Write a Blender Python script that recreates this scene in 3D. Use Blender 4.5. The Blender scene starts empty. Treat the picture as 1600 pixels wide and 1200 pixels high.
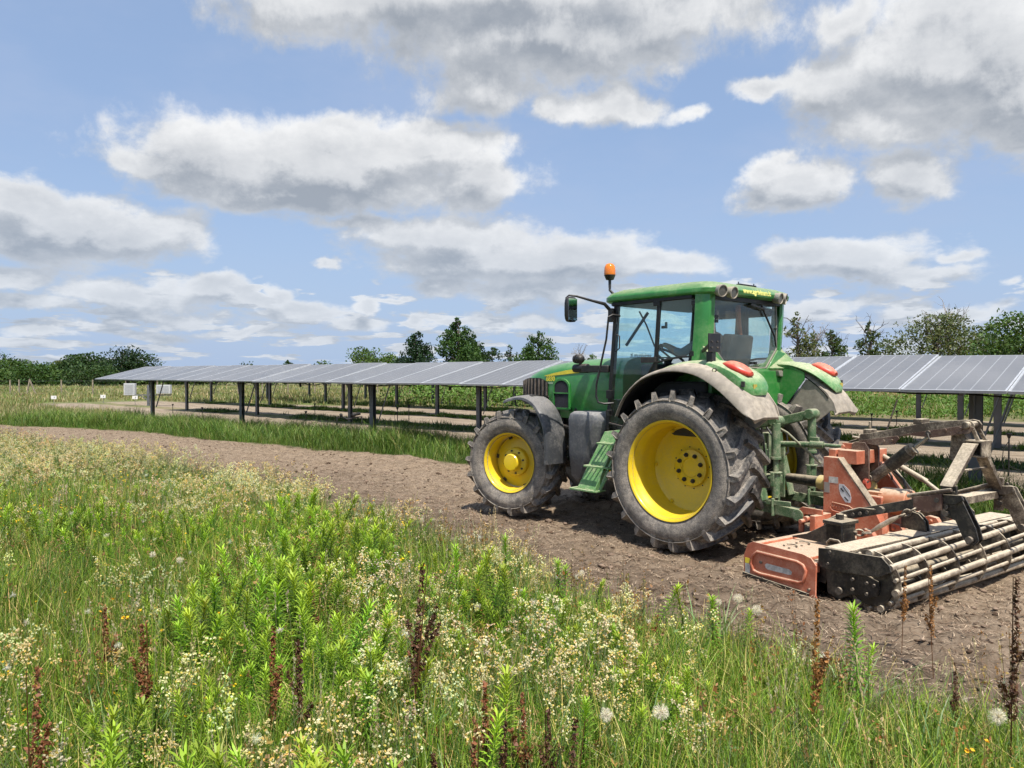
import bpy, math, random
import numpy as np
from mathutils import Vector, Matrix, noise as mnoise
R = math.radians
PI = math.pi
scene = bpy.context.scene
COL = scene.collection
rng = np.random.default_rng(7)
random.seed(7)

# ------------------------------------------------------------------ helpers
def tag(o, label=None, cat=None, group=None, kind=None):
    if label: o['label'] = label
    if cat: o['category'] = cat
    if group: o['group'] = group
    if kind: o['kind'] = kind
    return o

def empty(name, loc=(0, 0, 0), rz=0.0):
    o = bpy.data.objects.new(name, None)
    o.empty_display_size = 0.2
    o.location = loc
    o.rotation_euler = (0, 0, rz)
    COL.objects.link(o)
    return o

def V(*a):
    return Vector(a)

class MB:
    """collects geometry, build() links it as one mesh object"""
    def __init__(s):
        s.v = []; s.f = []; s.mi = []; s.cur = 0
    def add(s, vs, fs, mi=None):
        b = len(s.v)
        s.v.extend([tuple(p) for p in vs])
        m = s.cur if mi is None else mi
        for f in fs:
            s.f.append(tuple(i + b for i in f)); s.mi.append(m)
        return s
    def box(s, c, size, rot=None):
        x, y, z = size[0] / 2, size[1] / 2, size[2] / 2
        vs = [Vector((i * x, j * y, k * z)) for k in (-1, 1) for j in (-1, 1) for i in (-1, 1)]
        if rot is not None: vs = [rot @ p for p in vs]
        vs = [p + Vector(c) for p in vs]
        return s.add(vs, [(0, 2, 3, 1), (4, 5, 7, 6), (0, 1, 5, 4), (2, 6, 7, 3), (0, 4, 6, 2), (1, 3, 7, 5)])
    def bb(s, x0, x1, y0, y1, z0, z1):
        return s.box(((x0 + x1) / 2, (y0 + y1) / 2, (z0 + z1) / 2), (abs(x1 - x0), abs(y1 - y0), abs(z1 - z0)))
    def beam(s, p0, p1, w, h, up=(0, 0, 1)):
        p0 = Vector(p0); p1 = Vector(p1); d = (p1 - p0); L = d.length; d.normalize()
        up = Vector(up)
        sd = up.cross(d)
        if sd.length < 1e-4: sd = Vector((1, 0, 0)).cross(d)
        sd.normalize(); u = d.cross(sd)
        vs = []
        for p in (p0, p1):
            for a, b in ((-1, -1), (1, -1), (1, 1), (-1, 1)):
                vs.append(p + sd * a * w / 2 + u * b * h / 2)
        return s.add(vs, [(3, 2, 1, 0), (4, 5, 6, 7), (0, 1, 5, 4), (1, 2, 6, 5), (2, 3, 7, 6), (3, 0, 4, 7)])
    def cyl(s, p0, p1, r0, r1=None, n=16, caps=True):
        if r1 is None: r1 = r0
        p0 = Vector(p0); p1 = Vector(p1); d = (p1 - p0).normalized()
        a = d.orthogonal().normalized(); b = d.cross(a)
        vs = []
        for p, r in ((p0, r0), (p1, r1)):
            for i in range(n):
                t = 2 * PI * i / n
                vs.append(p + a * r * math.cos(t) + b * r * math.sin(t))
        fs = [(i, (i + 1) % n, n + (i + 1) % n, n + i) for i in range(n)]
        if caps: fs += [tuple(range(n - 1, -1, -1)), tuple(range(n, 2 * n))]
        return s.add(vs, fs)
    def tube(s, path, r, n=8, caps=True):
        P = [Vector(p) for p in path]; m = len(P)
        rs = r if hasattr(r, '__len__') else [r] * m
        T = []
        for i in range(m):
            a = P[max(i - 1, 0)]; b = P[min(i + 1, m - 1)]
            T.append((b - a).normalized())
        nrm = T[0].orthogonal().normalized()
        vs = []
        for i in range(m):
            nrm = (nrm - T[i] * nrm.dot(T[i])).normalized()
            bi = T[i].cross(nrm)
            for k in range(n):
                t = 2 * PI * k / n
                vs.append(P[i] + (nrm * math.cos(t) + bi * math.sin(t)) * rs[i])
        fs = []
        for i in range(m - 1):
            for k in range(n):
                fs.append((i * n + k, i * n + (k + 1) % n, (i + 1) * n + (k + 1) % n, (i + 1) * n + k))
        if caps: fs += [tuple(range(n - 1, -1, -1)), tuple((m - 1) * n + k for k in range(n))]
        return s.add(vs, fs)
    def lathe(s, prof, c=(0, 0, 0), ax='Y', n=48, closed=False, tf=None):
        """prof: list of (radius, axial)"""
        vs = []
        for r, a in prof:
            for i in range(n):
                t = 2 * PI * i / n
                if ax == 'Y': p = Vector((r * math.sin(t), a, r * math.cos(t)))
                elif ax == 'Z': p = Vector((r * math.cos(t), r * math.sin(t), a))
                else: p = Vector((a, r * math.cos(t), r * math.sin(t)))
                if tf: p = tf @ p
                vs.append(p + Vector(c))
        m = len(prof); fs = []
        for j in range(m - 1 + (1 if closed else 0)):
            k = (j + 1) % m
            for i in range(n):
                fs.append((j * n + i, j * n + (i + 1) % n, k * n + (i + 1) % n, k * n + i))
        return s.add(vs, fs)
    def prism(s, poly, a, b, plane='XZ', tf=None):
        """poly 2-D, extruded between a and b along the third axis"""
        n = len(poly)
        def mk(p, t):
            if plane == 'XZ': return Vector((p[0], t, p[1]))
            if plane == 'XY': return Vector((p[0], p[1], t))
            return Vector((t, p[0], p[1]))
        vs = [mk(p, a) for p in poly] + [mk(p, b) for p in poly]
        if tf: vs = [tf @ p for p in vs]
        area = sum(poly[i][0] * poly[(i + 1) % n][1] - poly[(i + 1) % n][0] * poly[i][1] for i in range(n))
        fs = [tuple(range(n)), tuple(range(2 * n - 1, n - 1, -1))] + [((i + 1) % n, i, n + i, n + (i + 1) % n) for i in range(n)]
        return s.add(vs, fs)
    def loft(s, secs, closed=True, caps=True):
        n = len(secs[0]); vs = [p for q in secs for p in q]; fs = []
        for j in range(len(secs) - 1):
            for i in range(n if closed else n - 1):
                k = (i + 1) % n
                fs.append((j * n + i, j * n + k, (j + 1) * n + k, (j + 1) * n + i))
        if caps and closed:
            fs += [tuple(range(n - 1, -1, -1)), tuple((len(secs) - 1) * n + i for i in range(n))]
        return s.add(vs, fs)
    def sphere(s, c, r, n=16, m=10, sc=(1, 1, 1)):
        vs = []; fs = []
        for j in range(m + 1):
            ph = PI * j / m
            for i in range(n):
                t = 2 * PI * i / n
                vs.append((c[0] + r * sc[0] * math.sin(ph) * math.cos(t), c[1] + r * sc[1] * math.sin(ph) * math.sin(t), c[2] + r * sc[2] * math.cos(ph)))
        for j in range(m):
            for i in range(n):
                fs.append((j * n + i, (j + 1) * n + i, (j + 1) * n + (i + 1) % n, j * n + (i + 1) % n))
        return s.add(vs, fs)
    def build(s, name, mats, parent=None, bevel=0.0, smooth=35, fix=True, solid=0.0, seg=2):
        import bmesh
        me = bpy.data.meshes.new(name)
        me.from_pydata(s.v, [], s.f)
        if not isinstance(mats, (list, tuple)): mats = [mats]
        for m in mats: me.materials.append(m)
        if any(s.mi): me.polygons.foreach_set('material_index', s.mi)
        if fix:
            bm = bmesh.new(); bm.from_mesh(me)
            bmesh.ops.remove_doubles(bm, verts=bm.verts, dist=1e-5)
            bmesh.ops.recalc_face_normals(bm, faces=bm.faces)
            bm.to_mesh(me); bm.free()
        if smooth:
            me.polygons.foreach_set('use_smooth', [True] * len(me.polygons))
            me.set_sharp_from_angle(angle=R(smooth))
        me.update()
        o = bpy.data.objects.new(name, me); COL.objects.link(o)
        if parent is not None: o.parent = parent
        if solid:
            md = o.modifiers.new('solid', 'SOLIDIFY'); md.thickness = solid; md.offset = -1
        if bevel:
            md = o.modifiers.new('bevel', 'BEVEL'); md.width = bevel; md.segments = seg
            md.limit_method = 'ANGLE'; md.angle_limit = R(40); md.harden_normals = False
        return o

def build_each(mb, name, mats, parent=None, **k):
    """every separate piece of the builder becomes a mesh object of its own"""
    par = list(range(len(mb.v)))
    def find(a):
        while par[a] != a: par[a] = par[par[a]]; a = par[a]
        return a
    for f in mb.f:
        for q in f[1:]:
            a, b = find(f[0]), find(q)
            if a != b: par[b] = a
    groups = {}
    for f in mb.f: groups.setdefault(find(f[0]), []).append(f)
    out = []
    for fs in groups.values():
        ids = sorted({i for f in fs for i in f}); mp = {q: i for i, q in enumerate(ids)}
        m = MB(); m.v = [mb.v[i] for i in ids]; m.f = [tuple(mp[i] for i in f) for f in fs]; m.mi = [0] * len(m.f)
        out.append(m.build(name, mats, parent, **k))
    return out

def npmesh(name, verts, faces, cols=None, mats=None, smooth=False, parent=None):
    """fast mesh from numpy: verts (N,3), faces (M,k) one k; cols (N,3) point colours"""
    me = bpy.data.meshes.new(name)
    nv = len(verts); nf, k = faces.shape
    me.vertices.add(nv); me.vertices.foreach_set('co', np.ascontiguousarray(verts, dtype=np.float32).ravel())
    me.loops.add(nf * k); me.loops.foreach_set('vertex_index', np.ascontiguousarray(faces, dtype=np.int32).ravel())
    me.polygons.add(nf)
    me.polygons.foreach_set('loop_start', np.arange(0, nf * k, k, dtype=np.int32))
    if smooth: me.polygons.foreach_set('use_smooth', np.ones(nf, dtype=bool))
    me.update(calc_edges=True)
    if cols is not None:
        at = me.color_attributes.new('Col', 'FLOAT_COLOR', 'POINT')
        c4 = np.ones((nv, 4), dtype=np.float32); c4[:, :3] = cols
        at.data.foreach_set('color', c4.ravel())
    for m in (mats or []): me.materials.append(m)
    o = bpy.data.objects.new(name, me); COL.objects.link(o)
    if parent is not None: o.parent = parent
    return o

# ------------------------------------------------------------------ node helper
class NT:
    def __init__(s, tree): s.t = tree; s.n = tree.nodes; s.l = tree.links
    def new(s, typ, **kw):
        nd = s.n.new(typ)
        for k, v in kw.items(): setattr(nd, k, v)
        return nd
    def put(s, sock, val):
        if hasattr(val, 'bl_rna') and hasattr(val, 'is_output'): s.l.new(val, sock)
        elif val is not None: sock.default_value = val
    def math(s, op, a, b=None, c=None, clamp=False):
        nd = s.n.new('ShaderNodeMath'); nd.operation = op; nd.use_clamp = clamp
        for i, x in enumerate((a, b, c)):
            if x is not None: s.put(nd.inputs[i], x)
        return nd.outputs[0]
    def vmath(s, op, a, b=None, out=0):
        nd = s.n.new('ShaderNodeVectorMath'); nd.operation = op
        s.put(nd.inputs[0], a)
        if b is not None: s.put(nd.inputs[1], b)
        return nd.outputs[out]
    def sep(s, v):
        nd = s.n.new('ShaderNodeSeparateXYZ'); s.put(nd.inputs[0], v); return nd.outputs
    def comb(s, x, y, z):
        nd = s.n.new('ShaderNodeCombineXYZ')
        for i, q in enumerate((x, y, z)): s.put(nd.inputs[i], q)
        return nd.outputs[0]
    def noise(s, vec, scale=5, detail=2, rough=.5, dist=0, dim='3D', out=0, lac=2.0):
        nd = s.n.new('ShaderNodeTexNoise'); nd.noise_dimensions = dim
        s.put(nd.inputs['Vector'], vec)
        nd.inputs['Scale'].default_value = scale; nd.inputs['Detail'].default_value = detail
        nd.inputs['Roughness'].default_value = rough; nd.inputs['Distortion'].default_value = dist
        nd.inputs['Lacunarity'].default_value = lac
        return nd.outputs[out]
    def voro(s, vec, scale=5, feat='F1', out='Distance', rnd=1.0):
        nd = s.n.new('ShaderNodeTexVoronoi'); nd.feature = feat
        s.put(nd.inputs['Vector'], vec); nd.inputs['Scale'].default_value = scale
        nd.inputs['Randomness'].default_value = rnd
        return nd.outputs[out]
    def ss(s, x, a, b, o0=0.0, o1=1.0, typ='SMOOTHSTEP'):
        nd = s.n.new('ShaderNodeMapRange'); nd.interpolation_type = typ
        for i, q in enumerate((x, a, b, o0, o1)): s.put(nd.inputs[i], q)
        return nd.outputs[0]
    def mix(s, f, a, b, typ='MIX'):
        nd = s.n.new('ShaderNodeMix'); nd.data_type = 'RGBA'; nd.blend_type = typ
        s.put(nd.inputs[0], f)
        for i, q in ((6, a), (7, b)):
            if isinstance(q, (tuple, list)) and len(q) == 3: q = (*q, 1)
            s.put(nd.inputs[i], q)
        return nd.outputs[2]
    def mixf(s, f, a, b):
        nd = s.n.new('ShaderNodeMix'); nd.data_type = 'FLOAT'
        for i, q in ((0, f), (2, a), (3, b)): s.put(nd.inputs[i], q)
        return nd.outputs[0]
    def bump(s, h, strength=.5, dist=.01, nrm=None):
        nd = s.n.new('ShaderNodeBump'); nd.inputs['Strength'].default_value = strength
        nd.inputs['Distance'].default_value = dist; s.put(nd.inputs['Height'], h)
        if nrm is not None: s.put(nd.inputs['Normal'], nrm)
        return nd.outputs[0]
    def coord(s, which='Object'): return s.n.new('ShaderNodeTexCoord').outputs[which]
    def geo(s, which='Position'): return s.n.new('ShaderNodeNewGeometry').outputs[which]
    def attr(s, name, out='Color'):
        nd = s.n.new('ShaderNodeAttribute'); nd.attribute_name = name; return nd.outputs[out]

def newmat(name):
    m = bpy.data.materials.new(name); m.use_nodes = True
    t = m.node_tree; b = t.nodes['Principled BSDF']
    return m, NT(t), b

DUST = (.40, .325, .235)
def mat_paint(name, col, rough=.4, metal=0.0, dust=.35, top=.7, dcol=DUST, var=.12, coat=0.0, bumps=0.0, scale=1.0, floor=0.0):
    """paint or metal with dry dust: some all over in patches, more on faces that look up"""
    m, N, b = newmat(name)
    oc = N.coord('Object')
    n1 = N.noise(oc, 3.1 * scale, 5, .62)
    n2 = N.noise(oc, 27 * scale, 4, .6)
    nz = N.sep(N.geo('Normal'))[2]
    up = N.ss(N.math('ADD', nz, N.math('MULTIPLY', N.math('SUBTRACT', n1, .5), .9)), .25, .95)
    patch = N.ss(N.math('ADD', N.math('MULTIPLY', n1, .65), N.math('MULTIPLY', n2, .35)), .42, .68)
    d = N.math('MULTIPLY', patch, dust)
    if floor: d = N.mixf(patch, floor, dust)
    d = N.math('MAXIMUM', d, N.math('MULTIPLY', up, N.math('MULTIPLY', N.ss(n2, .25, .6, .75, 1.0), top)), clamp=True)
    base = N.mix(N.ss(n1, .3, .7), tuple(c * (1 - var) for c in col), tuple(min(1, c * (1 + var)) for c in col))
    dc = N.mix(N.ss(n2, .3, .7), tuple(c * .85 for c in dcol), tuple(c * 1.12 for c in dcol))
    N.put(b.inputs['Base Color'], N.mix(d, base, dc))
    N.put(b.inputs['Roughness'], N.mixf(d, rough, .9))
    N.put(b.inputs['Metallic'], N.math('MULTIPLY', N.math('SUBTRACT', 1.0, d), metal))
    if coat: N.put(b.inputs['Coat Weight'], N.math('MULTIPLY', N.math('SUBTRACT', 1.0, d, clamp=True), coat)); b.inputs['Coat Roughness'].default_value = .12
    if bumps: N.put(b.inputs['Normal'], N.bump(n2, bumps, .004))
    return m

def mat_simple(name, col, rough=.5, metal=0.0, var=.1, scale=8, emis=None):
    m, N, b = newmat(name)
    n = N.noise(N.coord('Object'), scale, 4, .6)
    N.put(b.inputs['Base Color'], N.mix(N.ss(n, .3, .7), tuple(c * (1 - var) for c in col), tuple(min(1, c * (1 + var)) for c in col)))
    b.inputs['Roughness'].default_value = rough; b.inputs['Metallic'].default_value = metal
    return m

def text_mesh(txt, size, name, mat, parent, mtx, extrude=.001, bold=0.0):
    cu = bpy.data.curves.new(name, 'FONT'); cu.body = txt; cu.size = size; cu.extrude = extrude; cu.offset = bold
    cu.align_x = 'CENTER'; cu.align_y = 'CENTER'
    to = bpy.data.objects.new(name + '_tmp', cu); COL.objects.link(to)
    dg = bpy.context.evaluated_depsgraph_get()
    me = bpy.data.meshes.new_from_object(to.evaluated_get(dg))
    bpy.data.objects.remove(to); bpy.data.curves.remove(cu)
    me.transform(mtx); me.materials.clear(); me.materials.append(mat)
    o = bpy.data.objects.new(name, me); COL.objects.link(o); o.parent = parent
    return o

def frame(o, x, y):
    """matrix with origin o, x axis and y axis given (z = x cross y)"""
    x = Vector(x).normalized(); z = x.cross(Vector(y)).normalized(); y = z.cross(x)
    m = Matrix.Identity(4)
    for i in range(3):
        m[i][0] = x[i]; m[i][1] = y[i]; m[i][2] = z[i]; m[i][3] = o[i]
    return m
# ------------------------------------------------------------------ camera, sun and sky
CAMH = 1.87
PITCH = math.atan(16.84 / 1200)
cam = bpy.data.cameras.new('camera'); co = bpy.data.objects.new('camera', cam); COL.objects.link(co)
cam.lens = 27.0; cam.sensor_width = 36.0; cam.clip_start = .05; cam.clip_end = 6000
co.location = (0, 0, CAMH); co.rotation_euler = (PI / 2 - PITCH, 0, 0)
scene.camera = co

SUN_EL = R(62)
SUN_DIR = Vector((.375 * math.cos(SUN_EL), -.927 * math.cos(SUN_EL), math.sin(SUN_EL))).normalized()
sl = bpy.data.lights.new('sun', 'SUN'); sl.energy = 5.0; sl.angle = R(.6); sl.color = (1.0, .955, .88)
so = bpy.data.objects.new('sun', sl); COL.objects.link(so)
so.rotation_euler = (-SUN_DIR).to_track_quat('-Z', 'Y').to_euler(); so.location = (5, -10, 20)

scene.view_settings.view_transform = 'Standard'; scene.view_settings.look = 'None'
scene.view_settings.exposure = 0.32; scene.view_settings.gamma = 1.0

def px2ang(px, py):
    x = (px - 800) / 1200; z = -(py - 600) / 1200
    c, s = math.cos(PITCH), math.sin(PITCH)
    d = Vector((x, c + s * z, -s + c * z)).normalized()
    return math.atan2(d.x, d.y), math.asin(d.z)

# clouds: x, y, half width, half height in photograph pixels (turned into azimuth and elevation), weight
CLOUDS = [
 # high cloud over the middle
 (820, -20, 430, 95, 1.15), (560, -10, 240, 60, .95), (860, 55, 290, 85, 1.1), (745, 120, 110, 62, .85), (1050, 15, 150, 62, .95), (480, 30, 150, 45, .6),
 # small one under it
 (940, 160, 95, 33, .85), (880, 165, 45, 30, .7), (975, 148, 42, 34, .75), (1090, 170, 40, 12, .45),
 # high right
 (1480, 90, 270, 125, 1.15), (1600, 140, 210, 110, 1.2), (1310, 130, 110, 60, .8), (1190, 138, 55, 20, .7), (1400, 205, 170, 40, .8), (1300, 30, 110, 50, .55), (1590, 225, 80, 18, .55),
 # long one, left of the middle
 (500, 262, 300, 78, 1.15), (330, 225, 90, 48, .95), (640, 235, 170, 52, 1.0), (735, 285, 85, 46, 1.0), (235, 250, 85, 24, .8), (450, 305, 190, 36, .9), (560, 195, 100, 26, .5), (690, 195, 90, 22, .5),
 # left edge
 (90, 355, 190, 62, 1.15), (235, 365, 100, 44, .95), (20, 320, 110, 50, .95), (150, 330, 90, 40, .85), (40, 425, 80, 22, .7),
 # lower middle
 (700, 375, 170, 44, .9), (800, 410, 240, 50, 1.05), (900, 400, 130, 40, .9), (1010, 415, 110, 26, .85), (560, 352, 110, 16, .55), (690, 455, 60, 20, .8), (840, 460, 130, 24, .7),
 # right
 (1240, 295, 92, 42, .98), (1200, 268, 46, 30, .85), (1290, 290, 50, 30, .7), (1425, 285, 78, 44, .92), (1425, 262, 40, 28, .7), (1265, 408, 78, 32, .9), (1350, 410, 130, 36, .95), (1440, 437, 110, 22, .8), (1500, 408, 26, 10, .5), (1596, 448, 20, 9, .6),
 # small ones low down
 (200, 452, 130, 26, .9), (325, 450, 52, 20, .8), (45, 470, 90, 18, .9), (100, 480, 60, 14, .7), (260, 485, 110, 13, .75), (430, 460, 28, 16, .7), (470, 488, 95, 20, .9), (560, 500, 60, 14, .7), (510, 414, 20, 9, .7), (583, 474, 22, 13, .9), (666, 496, 16, 10, .8),
 (60, 525, 70, 10, .7), (220, 515, 90, 10, .7), (400, 512, 110, 9, .7), (760, 500, 45, 16, .7), (840, 500, 60, 14, .6), (1270, 475, 95, 16, .65), (1470, 490, 130, 16, .75), (1360, 470, 60, 12, .5), (1150, 480, 60, 20, .6),
]

def cloud_group():
    g = bpy.data.node_groups.new('cloud_cover', 'ShaderNodeTree')
    g.interface.new_socket('Dir', in_out='INPUT', socket_type='NodeSocketVector')
    g.interface.new_socket('Cover', in_out='OUTPUT', socket_type='NodeSocketFloat')
    N = NT(g); gi = N.new('NodeGroupInput'); go = N.new('NodeGroupOutput')
    d = N.vmath('NORMALIZE', gi.outputs[0])
    x, y, z = N.sep(d)
    az = N.math('ARCTAN2', x, y); el = N.math('ARCSINE', z)
    # fractal detail gets finer towards the horizon
    k = N.math('DIVIDE', 1.0, N.math('ADD', N.math('MAXIMUM', el, 0.0), .16))
    P = N.comb(N.math('MULTIPLY', az, 6.0), N.math('MULTIPLY', N.math('LOGARITHM', N.math('ADD', N.math('MAXIMUM', el, 0.0), .07), 2.718), 2.3), 0.0)
    P2 = N.comb(az, N.math('MULTIPLY', el, 1.25), 0.0)
    wn = N.noise(P2, 7.0, 5, .58, out=1)
    wo = N.vmath('SUBTRACT', wn, (.5, .5, .5))
    E = N.comb(az, el, 0.0)
    E = N.vmath('ADD', E, N.vmath('MULTIPLY', wo, N.comb(.11, .075, 0.0)))
    acc = None
    for (px, py, hw, hh, w) in CLOUDS:
        a, e = px2ang(px, py)
        a1, _ = px2ang(px + hw, py); _, e1 = px2ang(px, py - hh)
        ra = abs(a1 - a) * 1.12; re = abs(e1 - e) * 1.12
        q = N.vmath('MULTIPLY', N.vmath('SUBTRACT', E, (a, e, 0)), (1 / ra, 1 / re, 0))
        L = N.vmath('LENGTH', q, out=1)
        v = N.math('MULTIPLY', N.math('SUBTRACT', 1.0, L), w)
        acc = v if acc is None else N.math('SMOOTH_MAX', acc, v, .18)
    # the rest of the sky, outside what the photograph shows
    aaz = N.math('ABSOLUTE', az)
    far = N.math('MAXIMUM', N.ss(aaz, .66, .80), N.ss(el, .46, .6))
    gen = N.ss(N.noise(N.comb(N.math('MULTIPLY', x, k), N.math('MULTIPLY', y, k), 3.0), .42, 3, .55), .50, .62, -.4, .75, 'LINEAR')
    acc = N.mixf(far, acc, gen)
    acc = N.math('MAXIMUM', acc, -1.2)
    # thin broken bands of small clouds near the horizon
    HB = N.comb(N.math('MULTIPLY', az, 7.0), N.math('MULTIPLY', N.math('LOGARITHM', N.math('ADD', N.math('MAXIMUM', el, 0.0), .035), 2.718), 3.4), 1.7)
    hb = N.ss(N.noise(HB, 1.9, 4, .55), .42, .62, -.42, .62, 'LINEAR')
    hm = N.math('MULTIPLY', N.ss(el, .155, .10), N.ss(el, -.01, .02))
    acc = N.math('MAXIMUM', acc, N.mixf(hm, -1.0, hb))
    f1 = N.noise(P, 2.9, 10, .64, .15)
    f2 = N.noise(P, 1.1, 3, .5)
    fz = N.math('ADD', N.math('MULTIPLY', N.math('SUBTRACT', f1, .5), 1.15), N.math('MULTIPLY', N.math('SUBTRACT', f2, .5), .45))
    tot = N.math('ADD', acc, fz)
    N.put(go.inputs[0], tot)
    return g

def build_world():
    w = bpy.data.worlds.new('World'); scene.world = w; w.use_nodes = True
    t = w.node_tree
    for n in list(t.nodes): t.nodes.remove(n)
    N = NT(t); out = N.new('ShaderNodeOutputWorld'); bg = N.new('ShaderNodeBackground')
    N.l.new(bg.outputs[0], out.inputs[0])
    sky = N.new('ShaderNodeTexSky'); sky.sky_type = 'NISHITA'; sky.sun_disc = False
    sky.sun_elevation = SUN_EL; sky.sun_rotation = math.atan2(SUN_DIR.x, SUN_DIR.y)
    sky.altitude = 50; sky.air_density = 1.0; sky.dust_density = 1.6; sky.ozone_density = 1.3
    d = N.coord('Generated')
    cg = cloud_group()
    def ev(vec):
        nd = N.new('ShaderNodeGroup'); nd.node_tree = cg; N.put(nd.inputs[0], vec); return nd.outputs[0]
    x, y, z = N.sep(d)
    c0 = ev(d)
    # second sample a little towards the sun (up and away): tells lit tops from shaded bases
    step = N.math('ADD', .018, N.math('MULTIPLY', N.math('MAXIMUM', z, 0.0), .06))
    c1 = ev(N.vmath('ADD', d, N.comb(N.math('MULTIPLY', step, .35), 0.0, step)))
    alpha = N.ss(c0, -.08, .36)
    thick = N.ss(c0, .10, .85)
    edge = N.ss(N.math('SUBTRACT', c0, c1), -.26, .38)
    lit = N.math('ADD', N.math('MULTIPLY', edge, .60), N.math('MULTIPLY', N.math('SUBTRACT', 1.0, thick), .34))
    n = N.noise(N.vmath('MULTIPLY', d, (1, 1, 1.7)), 11, 8, .62)
    lit = N.math('ADD', lit, N.math('MULTIPLY', N.math('SUBTRACT', n, .5), .95), clamp=True)
    cc = N.mix(lit, (3.8, 4.2, 4.8), (10.2, 10.25, 10.3))
    low = N.ss(z, .0, .30)
    cc = N.mix(low, N.mix(.22, cc, (5.6, 6.7, 8.2)), cc)
    s0 = N.mix(1.0, sky.outputs[0], (1.5, 1.45, 1.5), 'MULTIPLY')
    s0 = N.mix(.55, s0, (4.3, 6.1, 9.3))
    s0 = N.mix(N.ss(z, .30, -.02, .0, .75), s0, (4.7, 6.2, 8.7))
    # faint high veil
    veil = N.ss(N.noise(N.vmath('MULTIPLY', d, (2.2, 2.2, 5)), 1.6, 5, .6), .40, .72, 0, .35)
    s0 = N.mix(veil, s0, (5.0, 6.0, 8.2))
    fin = N.mix(N.math('MULTIPLY', alpha, N.mixf(low, .80, .97)), s0, cc)
    N.l.new(fin, bg.inputs[0]); bg.inputs[1].default_value = 0.074
    w.cycles.sampling_method = 'MANUAL'; w.cycles.sample_map_resolution = 512
build_world()
# ------------------------------------------------------------------ materials of the machines
GREEN = (.030, .215, .038)
M_green = mat_paint('green_paint', GREEN, .33, dust=.22, top=.62, coat=.5, dcol=(.36, .36, .22))
M_greenhood = mat_paint('green_bonnet_paint', GREEN, .30, dust=.10, top=.30, coat=.6, dcol=(.36, .38, .24))
M_greend = mat_paint('dusty_green_paint', (.03, .115, .035), .5, dust=.88, top=.95, dcol=(.34, .33, .22), scale=2.5, floor=.15)
M_step = mat_paint('bright_green_paint', (.055, .27, .05), .5, dust=.80, top=1.0, dcol=(.42, .44, .28), scale=3, floor=.2)
M_crest = mat_paint('dusty_crest_paint', GREEN, .38, dust=.62, top=.95, coat=.2, dcol=(.44, .47, .29), floor=.12)
M_yellow = mat_paint('yellow_paint', (.80, .56, .012), .36, dust=.42, top=.20, coat=.25, dcol=(.42, .31, .10), scale=1.6, var=.08)
M_decal = mat_simple('yellow_decal', (.86, .68, .06), .4)
M_plast = mat_paint('grey_plastic', (.06, .06, .062), .6, dust=.88, top=1.0, dcol=(.47, .40, .31), scale=.6, bumps=.06, floor=.60, var=.05)
M_tank = mat_paint('tank_plastic', (.075, .08, .09), .45, dust=.6, top=.8, dcol=(.30, .285, .265), scale=1.2, floor=.15)
M_ffend = mat_paint('front_fender_plastic', (.05, .052, .055), .4, dust=.5, top=.7, dcol=(.27, .25, .225), scale=1.5)
M_black = mat_paint('black_plastic', (.012, .012, .013), .42, dust=.25, top=.5, dcol=(.16, .13, .10))
M_dark = mat_paint('grimy_metal', (.02, .02, .018), .6, dust=.5, top=.8, dcol=(.13, .10, .075))
M_trim = mat_paint('rubber_trim', (.008, .008, .009), .5, dust=.1, top=.3, dcol=(.15, .13, .1))
M_interior = mat_simple('cab_interior', (.05, .05, .052), .8)
M_seat = mat_simple('seat_fabric', (.03, .03, .033), .95)
M_bolt = mat_paint('dusty_bolts', (.10, .09, .08), .5, .6, dust=.6, top=.8)
M_white = mat_simple('sticker_white', (.55, .53, .48), .6, var=.25, scale=30)
M_orange = mat_paint('orange_paint', (.52, .115, .050), .5, dust=.45, top=1.0, dcol=(.52, .40, .28), scale=2.2, floor=.10, var=.2)
M_hdust = mat_paint('dusty_steel', (.10, .075, .055), .6, .3, dust=.7, top=1.0, dcol=(.56, .47, .34), scale=2)
M_hblack = mat_paint('black_steel', (.010, .010, .010), .42, dust=.22, top=.9, dcol=(.40, .33, .23), scale=1.6)
M_brown = mat_paint('brown_steel', (.10, .05, .035), .5, dust=.5, top=.9, dcol=(.36, .28, .20), scale=2)
M_rust = mat_paint('worn_tube_steel', (.27, .21, .15), .55, .35, dust=.7, top=.9, dcol=(.60, .52, .39), scale=4, bumps=.3)
M_guard = mat_paint('yellow_guard', (.62, .46, .16), .5, dust=.5, top=.8, dcol=(.50, .42, .25))

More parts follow.
